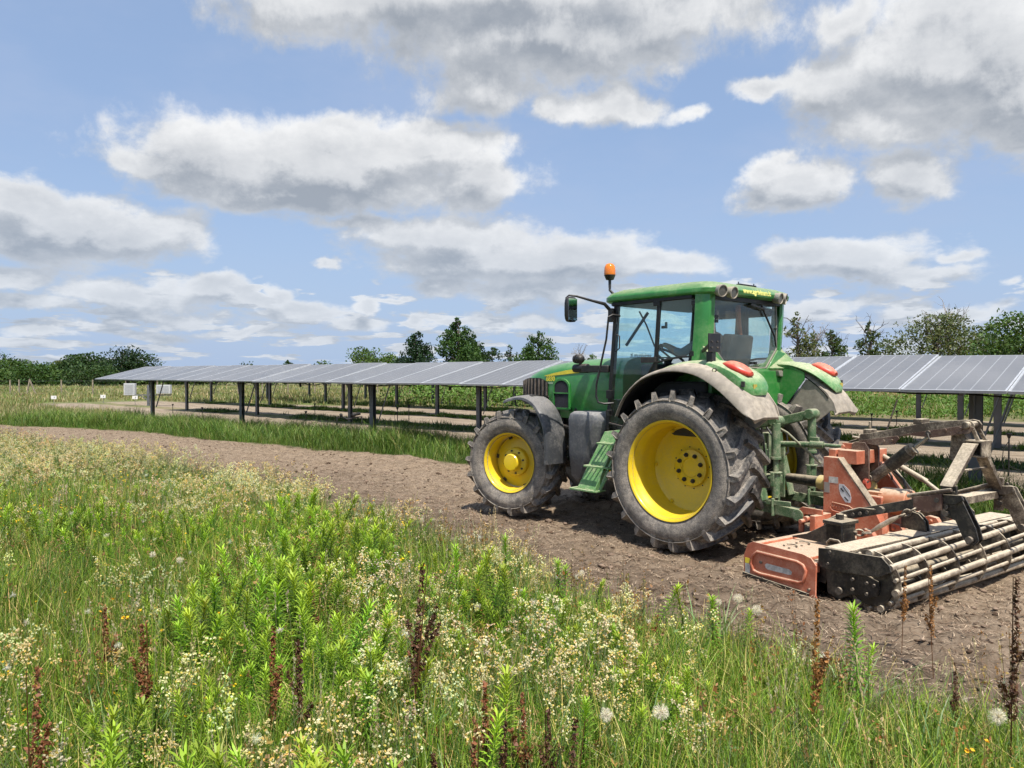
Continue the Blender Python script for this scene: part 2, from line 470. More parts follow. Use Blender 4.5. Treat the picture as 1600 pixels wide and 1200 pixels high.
def mat_tyre(name, yc, hw, rt=.85):
    m, N, b = newmat(name)
    oc = N.coord('Object')
    x, y, z = N.sep(oc)
    ay = N.math('ABSOLUTE', N.math('SUBTRACT', y, yc))
    side = N.ss(ay, hw * .80, hw * .93)
    n1 = N.noise(oc, 4.5, 5, .65); n2 = N.noise(oc, 22, 5, .65); n3 = N.noise(oc, 90, 2, .5)
    p = N.math('ADD', N.math('MULTIPLY', n1, .6), N.math('MULTIPLY', n2, .4))
    ds = N.ss(p, .38, .62, .38, 1.0)
    dt = N.ss(p, .42, .66, .08, .9)
    d = N.mixf(side, dt, ds)
    rad = N.math('SQRT', N.math('ADD', N.math('MULTIPLY', x, x), N.math('MULTIPLY', z, z)))
    low = N.math('MULTIPLY', N.math('MULTIPLY', N.ss(rad, rt - .022, rt - .045), N.math('SUBTRACT', 1.0, side)), N.ss(n2, .30, .62, .25, 1.0))
    d = N.math('MAXIMUM', d, N.math('MULTIPLY', low, .9))
    base = N.mix(N.ss(n2, .3, .7), (.016, .017, .019), (.035, .036, .040))
    dc = N.mix(N.ss(n3, .3, .7), (.22, .19, .155), (.38, .33, .27))
    N.put(b.inputs['Base Color'], N.mix(d, base, dc))
    N.put(b.inputs['Roughness'], N.mixf(d, .42, .95))
    bm = N.bump(N.math('ADD', n3, N.math('MULTIPLY', n2, .8)), .35, .006)
    N.put(b.inputs['Normal'], bm)
    return m

def mat_glass(name, tint=(.72, .86, .86), dust=.16, rough=.0):
    """tinted pane: clear with a reflection, and a thin film of dust"""
    m = bpy.data.materials.new(name); m.use_nodes = True; t = m.node_tree
    for n in list(t.nodes): t.nodes.remove(n)
    N = NT(t); out = N.new('ShaderNodeOutputMaterial')
    tr = N.new('ShaderNodeBsdfTransparent'); tr.inputs[0].default_value = (*tint, 1)
    gl = N.new('ShaderNodeBsdfGlossy'); gl.inputs['Roughness'].default_value = .02; gl.inputs[0].default_value = (.9, .95, .95, 1)
    df = N.new('ShaderNodeBsdfDiffuse'); df.inputs[0].default_value = (.42, .38, .31, 1)
    dt = N.math('ABSOLUTE', N.vmath('DOT_PRODUCT', N.geo('Incoming'), N.geo('Normal'), out=1)); fr = N.math('ADD', .035, N.math('MULTIPLY', .9, N.math('POWER', N.math('SUBTRACT', 1.0, dt, clamp=True), 5.0)))
    oc = N.coord('Object')
    n1 = N.noise(oc, 3.5, 5, .6); n2 = N.noise(oc, 40, 4, .6)
    dm = N.math('MULTIPLY', N.ss(N.math('ADD', N.math('MULTIPLY', n1, .7), N.math('MULTIPLY', n2, .3)), .38, .70, .35, 1.6), dust)
    m1 = N.new('ShaderNodeMixShader'); m2 = N.new('ShaderNodeMixShader')
    N.l.new(fr, m1.inputs[0]); N.l.new(tr.outputs[0], m1.inputs[1]); N.l.new(gl.outputs[0], m1.inputs[2])
    N.put(m2.inputs[0], dm); N.l.new(m1.outputs[0], m2.inputs[1]); N.l.new(df.outputs[0], m2.inputs[2])
    N.l.new(m2.outputs[0], out.inputs[0])
    return m
M_glass = mat_glass('cab_glass', (.84, .965, .965), .030)
M_glassr = mat_glass('rear_glass', (.88, .95, .94), .055)
M_red = mat_simple('red_lens', (.62, .035, .02), .25); M_red.node_tree.nodes['Principled BSDF'].inputs['Coat Weight'].default_value = .3
M_lens = mat_simple('orange_lens', (.85, .22, .01), .25)
M_redd = mat_paint('dusty_red_lens', (.60, .04, .02), .3, dust=.25, top=.62, dcol=(.60, .36, .24))
M_beacon = mat_simple('amber_dome', (.78, .20, .008), .15)
_b = M_beacon.node_tree.nodes['Principled BSDF']; _b.inputs['Coat Weight'].default_value = .6
M_chrome = mat_simple('mirror_glass', (.55, .6, .62), .05, 1.0)
M_lampring = mat_paint('lamp_housing', (.30, .28, .24), .5, .2, dust=.5, top=.7)
M_lampglass = mat_simple('lamp_glass', (.10, .10, .09), .15)

# ------------------------------------------------------------------ tractor (X forward, Y left, Z up)
TX, TY, TA = 2.487, 8.798, 0.836
def heading_rot(a): return math.atan2(math.sin(a), -math.cos(a))
tr = empty('tractor', (TX, TY, 0), heading_rot(TA))
tag(tr, 'green farm tractor with yellow wheel rims pulling the orange harrow over bare soil', 'tractor')

def smooth_prof(P, k=3):
    out = []
    n = len(P)
    for i in range(n - 1):
        p0, p1, p2, p3 = P[max(i - 1, 0)], P[i], P[i + 1], P[min(i + 2, n - 1)]
        for j in range(k):
            t = j / k
            out.append(tuple(.5 * ((2 * b) + (-a + c) * t + (2 * a - 5 * b + 4 * c - d) * t * t + (-a + 3 * b - 3 * c + d) * t ** 3) for a, b, c, d in zip(p0, p1, p2, p3)))
    out.append(tuple(P[-1])); return out
def tyre_geo(Rr, Yc, hw, Rrim, lugs, lh, side=1, bead=None):
    """carcass and chevron lugs about the Y axis through the origin"""
    T = MB()
    Rc = Rr - lh
    b = bead or hw * .80
    prof = [(Rrim - .02, -b + .02), (Rrim + .005, -b - .005), (Rrim + .04, -b - .025), (Rrim + (Rc - Rrim) * .35, -hw - .005), (Rrim + (Rc - Rrim) * .55, -hw - .012), (Rrim + (Rc - Rrim) * .78, -hw + .012),
            (Rc - .035, -hw + .045), (Rc - .012, -hw * .80), (Rc - .002, -hw * .45), (Rc, 0)]
    prof = prof + [(r, -a) for r, a in reversed(prof[:-1])]
    T.lathe(prof, (0, Yc, 0), n=88)
    # raised ring line on the sidewall
    for sg in (-1, 1):
        rr = Rrim + (Rc - Rrim) * .80
        T.lathe([(rr - .006, sg * (hw - .012)), (rr, sg * (hw + .004)), (rr + .007, sg * (hw - .012))], (0, Yc, 0), n=88)
    def P(phi, y, r): return Vector((r * math.sin(phi), Yc + y, r * math.cos(phi)))
    for sg in (-1, 1):
        for k in range(lugs):
            ph0 = 2 * PI * (k + (.5 if sg > 0 else 0)) / lugs
            # path of (angle, |y|, base radius, top radius, half width at base, at top)
            path = [(-.015, hw + .000, Rc - .125, Rc - .118, .030, .020), (-.010, hw - .004, Rc - .075, Rr - .050, .034, .024),
                    (.0, hw - .012, Rc - .055, Rr - .012, .036, .022), (.045, hw - .075, Rc - .03, Rr, .036, .021),
                    (.13, hw * .50, Rc - .01, Rr + .002, .036, .020), (.225, hw * .18, Rc - .006, Rr + .003, .036, .020), (.285, -hw * .08, Rc - .006, Rr, .036, .021)]
            secs = []
            for i, (dp, y, rb, rt, wb, wt) in enumerate(path):
                j0 = max(i - 1, 0); j1 = min(i + 1, len(path) - 1)
                p = P(ph0 + dp, sg * y, rt)
                tg = (P(ph0 + path[j1][0], sg * path[j1][1], path[j1][3]) - P(ph0 + path[j0][0], sg * path[j0][1], path[j0][3]))
                rad = P(ph0 + dp, 0, 1) - Vector((0, Yc, 0)); rad.normalize()
                if i < 2: tg = Vector((0, -sg, 0))
                acr = tg.cross(rad).normalized()
                base = P(ph0 + dp, sg * y, rb)
                if i == 0: base = base - Vector((0, sg * .01, 0))
                secs.append([base - acr * wb, p - acr * wt, p + acr * wt, base + acr * wb])
            T.loft(secs)
    return T

def wheel_rear(sy, name='rear_wheel'):
    Y0w = .86
    # disc with hub: child meshes tyre and rim
    D = MB()
    Yd = Y0w - .13
    D.lathe([(.466, Yd + .045), (.455, Yd + .035), (.40, Yd + .02), (.26, Yd - .005), (.205, Yd - .012), (.20, Yd + .022), (.185, Yd + .03), (.108, Yd + .030), (.098, Yd + .018), (.06, Yd + .018), (.0, Yd + .018)], n=64)
    D.lathe([(.0, Yd - .12), (.30, Yd - .12), (.40, Yd - .03), (.455, Yd + .02)], n=48)
    Wd = D.build(name, M_yellow, tr, smooth=30)
    B = MB(); B2 = MB()
    for k in range(8):
        t = 2 * PI * (k + .3) / 8
        c = Vector((.145 * math.sin(t), 0, .145 * math.cos(t)))
        B2.lathe([(0, Yd + .072), (.012, Yd + .07), (.013, Yd + .05), (.024, Yd + .048), (.024, Yd + .028)], c, n=10)
    for k in range(12):
        t = 2 * PI * (k + .1) / 12
        c = Vector((.225 * math.sin(t), Yd - .012, .225 * math.cos(t)))
        B2.cyl(c, c + Vector((0, .006, 0)), .008, n=8)
    for k in range(6):
        t = 2 * PI * (k + .42) / 6
        c = Vector((.44 * math.sin(t), Yd + .02, .44 * math.cos(t)))
        B.box(c + Vector((0, .02, 0)), (.035, .03, .022), Matrix.Rotation(t, 3, 'Y'))
    build_each(B2, 'wheel_nut', M_dark, Wd, smooth=30); build_each(B, 'rim_clamp', M_yellow, Wd, smooth=30)
    Rm = MB()
    w = .275
    Rm.lathe([(.525, Y0w + w + .005), (.535, Y0w + w + .012), (.532, Y0w + w + .022), (.518, Y0w + w + .018), (.505, Y0w + w - .01), (.495, Y0w + w - .06), (.470, Y0w + w - .09), (.466, Y0w + .10), (.474, Y0w + .06), (.470, Y0w + .0), (.460, Y0w - .09), (.462, Y0w - .20), (.49, Y0w - w), (.53, Y0w - w - .015)], n=72)
    Rm.build('rim', M_yellow, Wd, smooth=50)
    T = tyre_geo(.852, Y0w, .315, .52, 21, .055, bead=.27)
    T.build('tyre', mat_tyre('rear_tyre_rubber', Y0w, .315), Wd, smooth=32)
    return Wd

def copy_part(o, parent=None, mirror=False):
    c = o.copy(); COL.objects.link(c); c.parent = parent
    for ch in list(o.children): copy_part(ch, c)
    return c

rw = wheel_rear(1)
rw.location = (0, 0, .847); rw.rotation_euler = (0, .07, 0)
rw2 = copy_part(rw, tr); rw2.location = (0, 0, .847); rw2.rotation_euler = (0, .07, PI)   # turned about so its outside faces right

def wheel_front():
    Yc = 0.0
    D = MB()
    D.lathe([(.335, -.035), (.30, -.03), (.24, -.015), (.19, -.01), (.185, .05), (.17, .065), (.118, .075), (.112, .145), (.100, .16), (.05, .163), (.0, .164)], n=56)
    D.lathe([(0, -.15), (.2, -.15), (.30, -.08), (.335, -.04)], n=40)
    Wd = D.build('front_wheel', M_yellow, tr, smooth=30)
    B = MB()
    for k in range(8):
        t = 2 * PI * (k + .2) / 8
        c = Vector((.148 * math.sin(t), .066, .148 * math.cos(t)))
        B.cyl(c, c + Vector((0, .02, 0)), .013, n=6)
    for k in range(6):
        t = 2 * PI * (k + .3) / 6
        c = Vector((.325 * math.sin(t), -.03, .325 * math.cos(t)))
        B.box(c, (.05, .03, .03), Matrix.Rotation(t, 3, 'Y'))
    build_each(B, 'wheel_nut', M_dark, Wd, smooth=30)
    Rm = MB(); w = .185
    Rm.lathe([(.385, w + .002), (.394, w + .010), (.392, w + .018), (.380, w + .014), (.368, w - .01), (.360, w - .045), (.345, w - .06), (.342, 0), (.350, -.03), (.342, -.08), (.36, -w), (.39, -w - .01)], n=64)
    Rm.build('rim', M_yellow, Wd, smooth=50)
    T = tyre_geo(.695, 0, .235, .38, 19, .045, bead=.18)
    T.build('tyre', mat_tyre('front_tyre_rubber', 0, .235, .695), Wd, smooth=32)
    return Wd
ST = .249
fw = wheel_front(); fw.location = (2.65, .87, .70); fw.rotation_euler = (0, .05, ST)
fw2 = copy_part(fw, tr); fw2.location = (2.65, -.87, .70); fw2.rotation_euler = (0, .15, PI + ST)

def P_(name, mb, mat, bevel=.004, smooth=35, parent=None, **k):
    return mb.build(name, mat, parent or tr, bevel=bevel, smooth=smooth, **k)

# chassis, engine, axles
m = MB()
m.bb(.3, 2.3, -.24, .24, .62, 1.12); m.bb(-.45, .5, -.32, .32, .55, 1.35); m.bb(2.2, 3.05, -.22, .22, .72, 1.05)
m.cyl((0, -.62, .847), (0, .62, .847), .15, n=20); m.bb(1.25, 2.2, -.30, .30, 1.0, 1.38)
m.cyl((1.3, .24, .75), (1.3, .33, .75), .12); m.bb(.9, 1.2, -.45, .45, .55, .85)
P_('chassis', m, M_dark, .02)
m = MB()
m.beam((2.65, -.62, .70), (2.65, .62, .70), .16, .18); m.cyl((2.65, .50, .70), (2.65, .72, .70), .15, .12, n=20); m.cyl((2.65, -.50, .70), (2.65, -.72, .70), .15, .12, n=20)
m.cyl((2.35, -.5, .72), (2.35, .5, .72), .03); m.bb(2.5, 2.8, -.15, .15, .6, .8)
P_('front_axle', m, M_greend, .01)
m = MB(); m.bb(2.98, 3.20, -.28, .28, .72, 1.22); m.bb(3.18, 3.24, -.33, .33, .78, 1.12); P_('front_weight', m, M_plast, .02)

# bonnet: lofted shell
def hood_sec(X, w, zt, zs, zb, bulge=.02):
    pts = []
    # from left bottom up over the top to right bottom
    half = [(w, zb), (w + bulge, zb + (zs - zb) * .35), (w + bulge, zb + (zs - zb) * .7), (w, zs - .03), (w - .02, zs + .015), (w - .07, zs + (zt - zs) * .52), (w - .16, zs + (zt - zs) * .82), (w * .35, zt - .004), (0, zt)]
    for y, z in half: pts.append(Vector((X, y, z)))
    for y, z in reversed(half[:-1]): pts.append(Vector((X, -y, z)))
    return pts
hs = [(1.20, .42, 2.075, 1.95, 1.34), (1.6, .42, 2.07, 1.95, 1.32), (2.0, .415, 2.055, 1.94, 1.28), (2.3, .405, 2.035, 1.925, 1.28), (2.58, .39, 2.00, 1.89, 1.34),
      (2.80, .37, 1.955, 1.84, 1.38), (2.95, .345, 1.91, 1.79, 1.42), (3.06, .31, 1.865, 1.75, 1.44), (3.14, .25, 1.82, 1.72, 1.45), (3.18, .15, 1.79, 1.70, 1.46)]
m = MB(); m.loft([hood_sec(*h) for h in hs]); P_('bonnet', m, M_greenhood, 0, 40)
def hood_w(X):
    for a, b in zip(hs, hs[1:]):
        if a[0] <= X <= b[0]:
            t = (X - a[0]) / (b[0] - a[0]); return a[1] + (b[1] - a[1]) * t
    return hs[0][1] if X < 1.2 else .15
def on_hood(pts, off=.004, thick=.006, bul=.02):
    """strip of quads standing just off the bonnet side; pts list of (X, ztop, zbot)"""
    out = []
    for sy in (1, -1):
        vs = []; n = len(pts)
        for (X, zt, zb) in pts:
            for o2 in (off, off + thick):
                w = hood_w(X) + bul + o2
                vs += [(X, sy * w, zt), (X, sy * w, zb)]
        fs = []
        for i in range(n - 1):
            a = i * 4; b = a + 4
            fs += [(a + 2, a + 3, b + 3, b + 2), (a, b, b + 1, a + 1), (a, a + 2, b + 2, b), (a + 1, b + 1, b + 3, a + 3)]
        fs += [(0, 1, 3, 2), ((n - 1) * 4, (n - 1) * 4 + 2, (n - 1) * 4 + 3, (n - 1) * 4 + 1)]
        out.append((vs, fs))
    return out
m = MB()
for vs, fs in on_hood([(1.35, 1.935, 1.89), (1.7, 1.935, 1.885), (2.01, 1.925, 1.872), (2.2, 1.905, 1.855), (2.4, 1.875, 1.84), (2.52, 1.852, 1.832), (2.60, 1.838, 1.830)], bul=.004): m.add(vs, fs)
P_('yellow_stripe', m, M_decal, 0, 0)
# front grille with vertical slats, wraps round the nose
m = MB(); g = MB()
xs = [2.54, 2.62, 2.70, 2.78, 2.86, 2.93, 3.0, 3.06, 3.12, 3.17]
for sy in (1, -1):
    for i, X in enumerate(xs):
        top = 1.72 + .075 * math.sin(min(1, (X - 2.5) / .2) * PI / 2) + (0 if X < 2.95 else -.04 * (X - 2.95) / .2)
        w = hood_w(X) + .020
        nrm = Vector((.25 + (X - 2.5) * .9, 1.0 * sy, 0)).normalized()
        tg = Vector((nrm.y, -nrm.x, 0))
        p = Vector((X, sy * w, 0)) + nrm * .012
        m.beam(p + V(0, 0, 1.46), p + V(0, 0, top), .030, .03, up=tg)
    pts = [(X, 1.73 + .075 * math.sin(min(1, (X - 2.5) / .2) * PI / 2) + (0 if X < 2.95 else -.04 * (X - 2.95) / .2), 1.44) for X in [2.52] + xs]
for vs, fs in on_hood(pts, .001, .008): g.add(vs, fs)
fg = g.build('front_grille', M_trim, tr, smooth=0)
build_each(m, 'grille_slat', mat_paint('grille_slats', (.06, .05, .042), .5, dust=.6, top=.5, dcol=(.20, .155, .12)), fg, bevel=.003)
# side grille with arched top
def arch(x0, x1, z0, z1, n=10, r=.5):
    xc = (x0 + x1) / 2; hw = abs(x1 - x0) / 2; pts = []
    for i in range(n + 1):
        t = PI * i / n
        pts.append((xc + hw * math.cos(t), z1 - hw * r + hw * r * math.sin(t)))
    return [(x1, z0)] + pts + [(x0, z0)]
for sy in (1, -1):
    yb = sy * .432
    m = MB()
    outer = arch(2.09, 2.40, 1.38, 1.80, r=.75); inner = arch(2.115, 2.375, 1.405, 1.775, r=.75)
    n = len(outer)
    vs = []
    for t in (yb - sy * .03, yb + sy * .018):
        vs += [(p[0], t, p[1]) for p in outer] + [(p[0], t, p[1]) for p in inner]
    fs = []
    for i in range(n):
        k = (i + 1) % n
        fs += [(i + 2 * n, k + 2 * n, k + 3 * n, i + 3 * n), (i, k, k + 2 * n, i + 2 * n), (i + n, k + n, k + 3 * n, i + 3 * n)]
    m.add(vs, fs); m.bb(2.10, 2.39, yb, yb + sy * .02, 1.60, 1.615); m.bb(2.06, 2.41, yb, yb + sy * .03, 1.395, 1.415)
    gr = P_('side_grille', m, M_greenhood, 0, 30)
    b = MB(); b.prism(arch(2.10, 2.39, 1.39, 1.79, r=.75), yb - sy * .001, yb + sy * .002); b.build('grille_backing', M_trim, gr, smooth=0)
    s_ = MB()
    for i in range(13):
        X = 2.125 + i * .0195
        zt = 1.775 - .75 * .13 * (1 - math.sqrt(max(0, 1 - ((X - 2.245) / .13) ** 2)))
        s_.beam((X - .006, yb + sy * .009, 1.41), (X + .006, yb + sy * .009, zt), .004, .008, up=(0, 1, 0))
    s_.build('grille_mesh', mat_simple('grille_wire', (.06, .06, .075), .5), gr, smooth=0)
# number on the bonnet side
for sy in (1, -1):
    X = 2.47; w = hood_w(X) + .026
    slope = (hood_w(2.6) - hood_w(2.35)) / .25
    xdir = Vector((-1 * sy, -sy * slope * sy, 0)) if sy > 0 else Vector((1, -slope, 0))
    text_mesh('6830', .088, 'number_decal', M_decal, tr, frame((X, sy * w, 1.792), xdir, (0, 0, 1)), .0012, .0022)
    text_mesh('PREMIUM', .024, 'model_line_decal', mat_simple('pale_decal', (.5, .62, .4), .5), tr, frame((X, sy * (w - .001), 1.735), xdir, (0, 0, 1)), .001, .0006)
# underside of bonnet: engine, dark pipes
m = MB(); m.bb(1.3, 2.75, -.33, .33, 1.05, 1.42); m.cyl((2.0, .36, 1.25), (2.0, .36, 1.42), .07); m.cyl((2.35, .34, 1.2), (2.35, .34, 1.45), .09); m.tube([(1.9, .38, 1.3), (2.1, .42, 1.15), (2.4, .40, 1.2), (2.6, .36, 1.35)], .03)
P_('engine', m, M_dark, .01)

# ---- fuel tank and steps (left), tank on the right
def tank(sy):
    m = MB()
    secs = []
    for z, x0, x1, y0, y1 in ((.52, 1.50, 1.70, .48, .78), (.60, 1.40, 1.74, .44, .86), (.9, 1.28, 1.75, .42, .895), (1.22, 1.18, 1.75, .42, .90), (1.30, 1.15, 1.75, .42, .905), (1.37, 1.17, 1.73, .44, .89), (1.40, 1.22, 1.70, .48, .85)):
        c = .05; pts = [(x0 + c, y0), (x1 - c, y0), (x1, y0 + c), (x1, y1 - c * 1.6), (x1 - c * 1.6, y1), (x0 + c * 2.4, y1), (x0, y1 - c * 2.4), (x0, y0 + c)]
        secs.append([Vector((x, sy * y, z)) for x, y in pts])
    m.loft(secs)
    return P_('fuel_tank', m, M_tank, .018, 50, seg=3)
tank(1); tank(-1)
m = MB()
# inclined side wall of the steps, then treads
m.add([(1.16, .80, 1.18), (.86, .80, 1.22), (1.00, 1.06, .50), (1.36, 1.06, .52), (1.16, .82, 1.18), (.86, .82, 1.22), (1.00, 1.08, .50), (1.36, 1.08, .52)],
      [(0, 1, 2, 3), (7, 6, 5, 4), (0, 4, 5, 1), (1, 5, 6, 2), (2, 6, 7, 3), (3, 7, 4, 0)])
stp = P_('steps', m, M_step, .003)
m = MB()
for (z, x0, x1, y0, y1) in ((1.055, .74, 1.10, .84, 1.02), (.785, .86, 1.24, .92, 1.09), (.515, 1.0, 1.38, 1.00, 1.18)):
    m.beam((x0, y1, z), (x1, y1, z), .03, .02); m.beam((x0, y0, z), (x1, y0, z), .03, .02)
    m.beam((x0, y0, z), (x0, y1, z), .03, .02); m.beam((x1, y0, z), (x1, y1, z), .03, .02)
    for k in range(5):
        xx = x0 + (x1 - x0) * (k + 1) / 6; m.beam((xx, y0, z), (xx, y1, z), .012, .018)
    m.build('step_tread', M_step, stp, bevel=.003); m = MB()

m = MB(); m.beam((.84, .92, 1.20), (1.01, 1.16, .50), .05, .02, up=(1, 0, 0)); m.beam((.80, .88, 1.04), (1.0, 1.10, .5), .015, .015)
m.build('step_rail', M_step, stp, bevel=.003)

# ---- front fenders
for sy in (1, -1):
    m = MB(); prof = []
    cx = 2.65
    pts = [(2.66, 1.505), (2.56, 1.535), (2.42, 1.56), (2.28, 1.56), (2.14, 1.515), (2.03, 1.43), (1.94, 1.31), (1.885, 1.17), (1.86, .98), (1.855, .74)]
    secs = []
    for (x, z) in smooth_prof(pts):
        d = Vector((x - 2.55, 0, z - .7)).normalized()
        row = []
        for y, dz in ((.76, .0), (.79, .02), (.92, .028), (1.06, .02), (1.105, -.002), (1.115, -.035)):
            row.append(Vector((x, sy * y, z)) + d * dz)
        for y, dz in ((1.105, -.035), (1.095, -.010), (1.05, .008), (.92, .014), (.79, .006), (.77, -.01)):
            row.append(Vector((x, sy * y, z)) + d * dz)
        secs.append(row)
    m.loft(secs)
    f = P_('front_fender', m, M_ffend, .004, 50)
    m = MB(); m.tube([(2.45, sy * .7, .9), (2.35, sy * .66, 1.2), (2.25, sy * .7, 1.57)], .025); m.beam((2.25, sy * .7, 1.57), (2.25, sy * 1.0, 1.58), .04, .02); m.build('fender_bracket', M_black, f)

# ---- rear fenders
E_out = [(.70, 1.38), (.58, 1.60), (.36, 1.785), (.09, 1.875), (-.15, 1.885), (-.38, 1.835), (-.58, 1.725), (-.73, 1.61), (-.84, 1.515), (-.91, 1.465), (-.955, 1.445)]
C_top = [(.70, 1.42), (.57, 1.67), (.33, 1.86), (.07, 1.955), (-.17, 1.985), (-.40, 1.965), (-.58, 1.895), (-.72, 1.80), (-.84, 1.69), (-.93, 1.56), (-.975, 1.44)]
E_out = smooth_prof(E_out); C_top = smooth_prof(C_top)
for sy in (1, -1):
    secs = []
    for i, ((xo, zo), (xt, zt)) in enumerate(zip(E_out, C_top)):
        fw_ = i / 30
        row = [(xt + .02 * fw_, .615, zt - .035), (xt, .66, zt - .008), (xt, .93, zt), (xt * .97 + xo * .03, 1.03, zt - .014), (xt * .8 + xo * .2, 1.105, zt * .88 + zo * .12 - .02), (xt * .4 + xo * .6, 1.158, zt * .5 + zo * .5), (xo, 1.180, zo + .015), (xo, 1.18, zo)]
        row += [(xo + .01, 1.165, zo), (xo + .01, 1.15, zo + .02), (xt * .8 + xo * .2 + .01, 1.08, zt - .06), (xt + .015, .93, zt - .025), (xt + .015, .66, zt - .03), (xt + .03, .62, zt - .05)]
        secs.append([Vector((x, sy * y, z)) for x, y, z in row])
    m = MB(); m.loft(secs)
    m.prism([(-.36, 1.45), (-.61, 1.80), (-.74, 1.755), (-.85, 1.66), (-.935, 1.545), (-.965, 1.445), (-.90, 1.45), (-.82, 1.385), (-.74, 1.32), (-.62, 1.275), (-.48, 1.27), (-.36, 1.30)], sy * .632, sy * .616)
    fe = P_('rear_fender', m, M_plast, .003, 50)
    # green crest
    m = MB(); secs = []
    CR = [(.70, 1.43, 1.0), (.57, 1.68, 1.0), (.33, 1.872, 1.0), (.07, 1.968, 1.0), (-.17, 2.0, 1.01), (-.40, 1.995, 1.04), (-.56, 1.955, 1.07), (-.70, 1.895, 1.075), (-.80, 1.825, 1.05), (-.865, 1.755, .99), (-.895, 1.70, .93)]
    DR = (.02, .02, .02, .02, .03, .05, .08, .10, .10, .07, .02); WI = (.58,) * 8 + (.60, .66, .74)
    for (x, z, w0, dr, wi) in smooth_prof([(x, z, w0, DR[i], WI[i]) for i, (x, z, w0) in enumerate(CR)]):
        row = [(x, wi, z - .03), (x, wi + .03, z - .002), (x, .80, z + .010), (x, w0 - .06, z + .002), (x, w0 - .015, z - .02), (x + .01, w0, z - dr), (x + .01, w0 - .01, z - dr - .03), (x, wi + .02, z - .05)]
        secs.append([Vector((p, sy * q, c)) for p, q, c in row])
    m.loft(secs)
    m.build('fender_crest', M_crest, fe, bevel=.004, smooth=50)
    m = MB(); m.prism([(.60, 1.15), (.62, 1.66), (.36, 1.86), (.07, 1.955), (-.17, 1.985), (-.42, 1.96), (-.60, 1.88), (-.605, 1.80), (-.34, 1.45), (-.22, 1.30), (-.22, 1.0), (.5, 1.0)], sy * .59, sy * .60)
    m.build('inner_panel', M_green, fe, smooth=0)
    # dark wheel arch lining under the shell
    m = MB(); secs = []
    for i, ((xo, zo), (xt, zt)) in enumerate(zip(E_out[:26], C_top[:26])):
        secs.append([Vector((a, sy * b, c)) for a, b, c in ((xt, .61, zt - .05), (xt, .95, zt - .06), (xo, 1.13, zo + .0), (xo, 1.12, zo - .01), (xt, .95, zt - .075), (xt, .61, zt - .065))])
    m.loft(secs); m.build('arch_lining', M_trim, fe, smooth=50)
    # tail lamp: long red lens lying on the fender
    m = MB(); secs = []
    for k in range(9):
        u = k / 8; x = -.52 - .30 * u; z = 1.965 - .115 * u ** 1.25
        hw = .010 + .105 * math.sin(PI * (.05 + .87 * u)) ** .8; hh = .006 + .062 * math.sin(PI * (.03 + .86 * u)) ** .8
        yc = .93 - .02 * u
        ring = []
        for j in range(12):
            t = 2 * PI * j / 12
            ring.append(Vector((x - .01 * math.sin(t), sy * (yc + hw * math.cos(t)), z + hh * max(-.35, math.sin(t)))))
        secs.append(ring)
    m.loft(secs)
    m.build('tail_lamp', M_redd, fe, smooth=60)
    m = MB(); m.cyl((-.50, sy * 1.055, 1.90), (-.52, sy * 1.10, 1.90), .022, n=14); l = m.build('reflector_ring', M_black, fe)
    m = MB(); m.cyl((-.52, sy * 1.10, 1.90), (-.523, sy * 1.106, 1.90), .014, n=12); m.build('reflector_lens', mat_simple('pale_lens', (.8, .75, .5), .2), l)
    m = MB(); m.bb(-.878, -.868, sy * .90, sy * .96, 1.715, 1.76); m.build('small_reflector', mat_paint('dusty_yellow_tag', (.5, .38, .05), .5, dust=.5, top=.8), fe); m = MB(); m.bb(-.83, -.80, sy * 1.04, sy * 1.065, 1.735, 1.79); m.build('small_sticker', M_dark, fe)

# ---- cab
m = MB()
def roof_sec(z, x0, x1, w, c):
    pts = []
    for (cx, cy, a0) in ((x1 - c, w - c, 0), (x0 + c * 1.2, w - c, 90), (x0 + c * 1.2, -w + c, 180), (x1 - c, -w + c, 270)):
        for k in range(6):
            a = R(a0 + 18 * k); pts.append(Vector((cx + c * math.cos(a), cy + c * math.sin(a), z)))
    return pts
rs = [(2.705, -.30, 1.16, .82, .12), (2.725, -.345, 1.19, .845, .13), (2.77, -.36, 1.19, .85, .14), (2.815, -.33, 1.15, .82, .15), (2.85, -.25, 1.05, .76, .16), (2.872, -.10, .88, .62, .16), (2.885, .1, .6, .4, .15)]
secs = []
for (z, x0, x1, w, c) in rs:
    secs.append([Vector((p.x, p.y, p.z + (0 if z > 2.8 else 0) - (.0 if p.x < 0 else .01 * p.x))) for p in roof_sec(z, x0, x1, w, c)])
m.loft(secs); roof = P_('cab_roof', m, M_green, .004, 45)
m = MB(); m.beam((-.14, .05, 2.868), (-.19, -.22, 2.858), .05, .02); m.cyl((-.14, .04, 2.86), (-.14, .04, 2.90), .006, n=6); m.cyl((-.19, -.2, 2.85), (-.19, -.2, 2.89), .006, n=6); m.build('antenna_strip', M_black, roof)
m = MB(); m.bb(-.24, 1.10, -.78, .78, 2.665, 2.703); P_('headliner', m, M_trim, .01)
# roof text, at the back
text_mesh('www.agrivinum.it', .082, 'web_address_decal', mat_simple('roof_decal', (.85, .80, .22), .45), tr, frame((-.362, .02, 2.765), (0, -1, 0), (.10, 0, 1)), .0014, .0020)

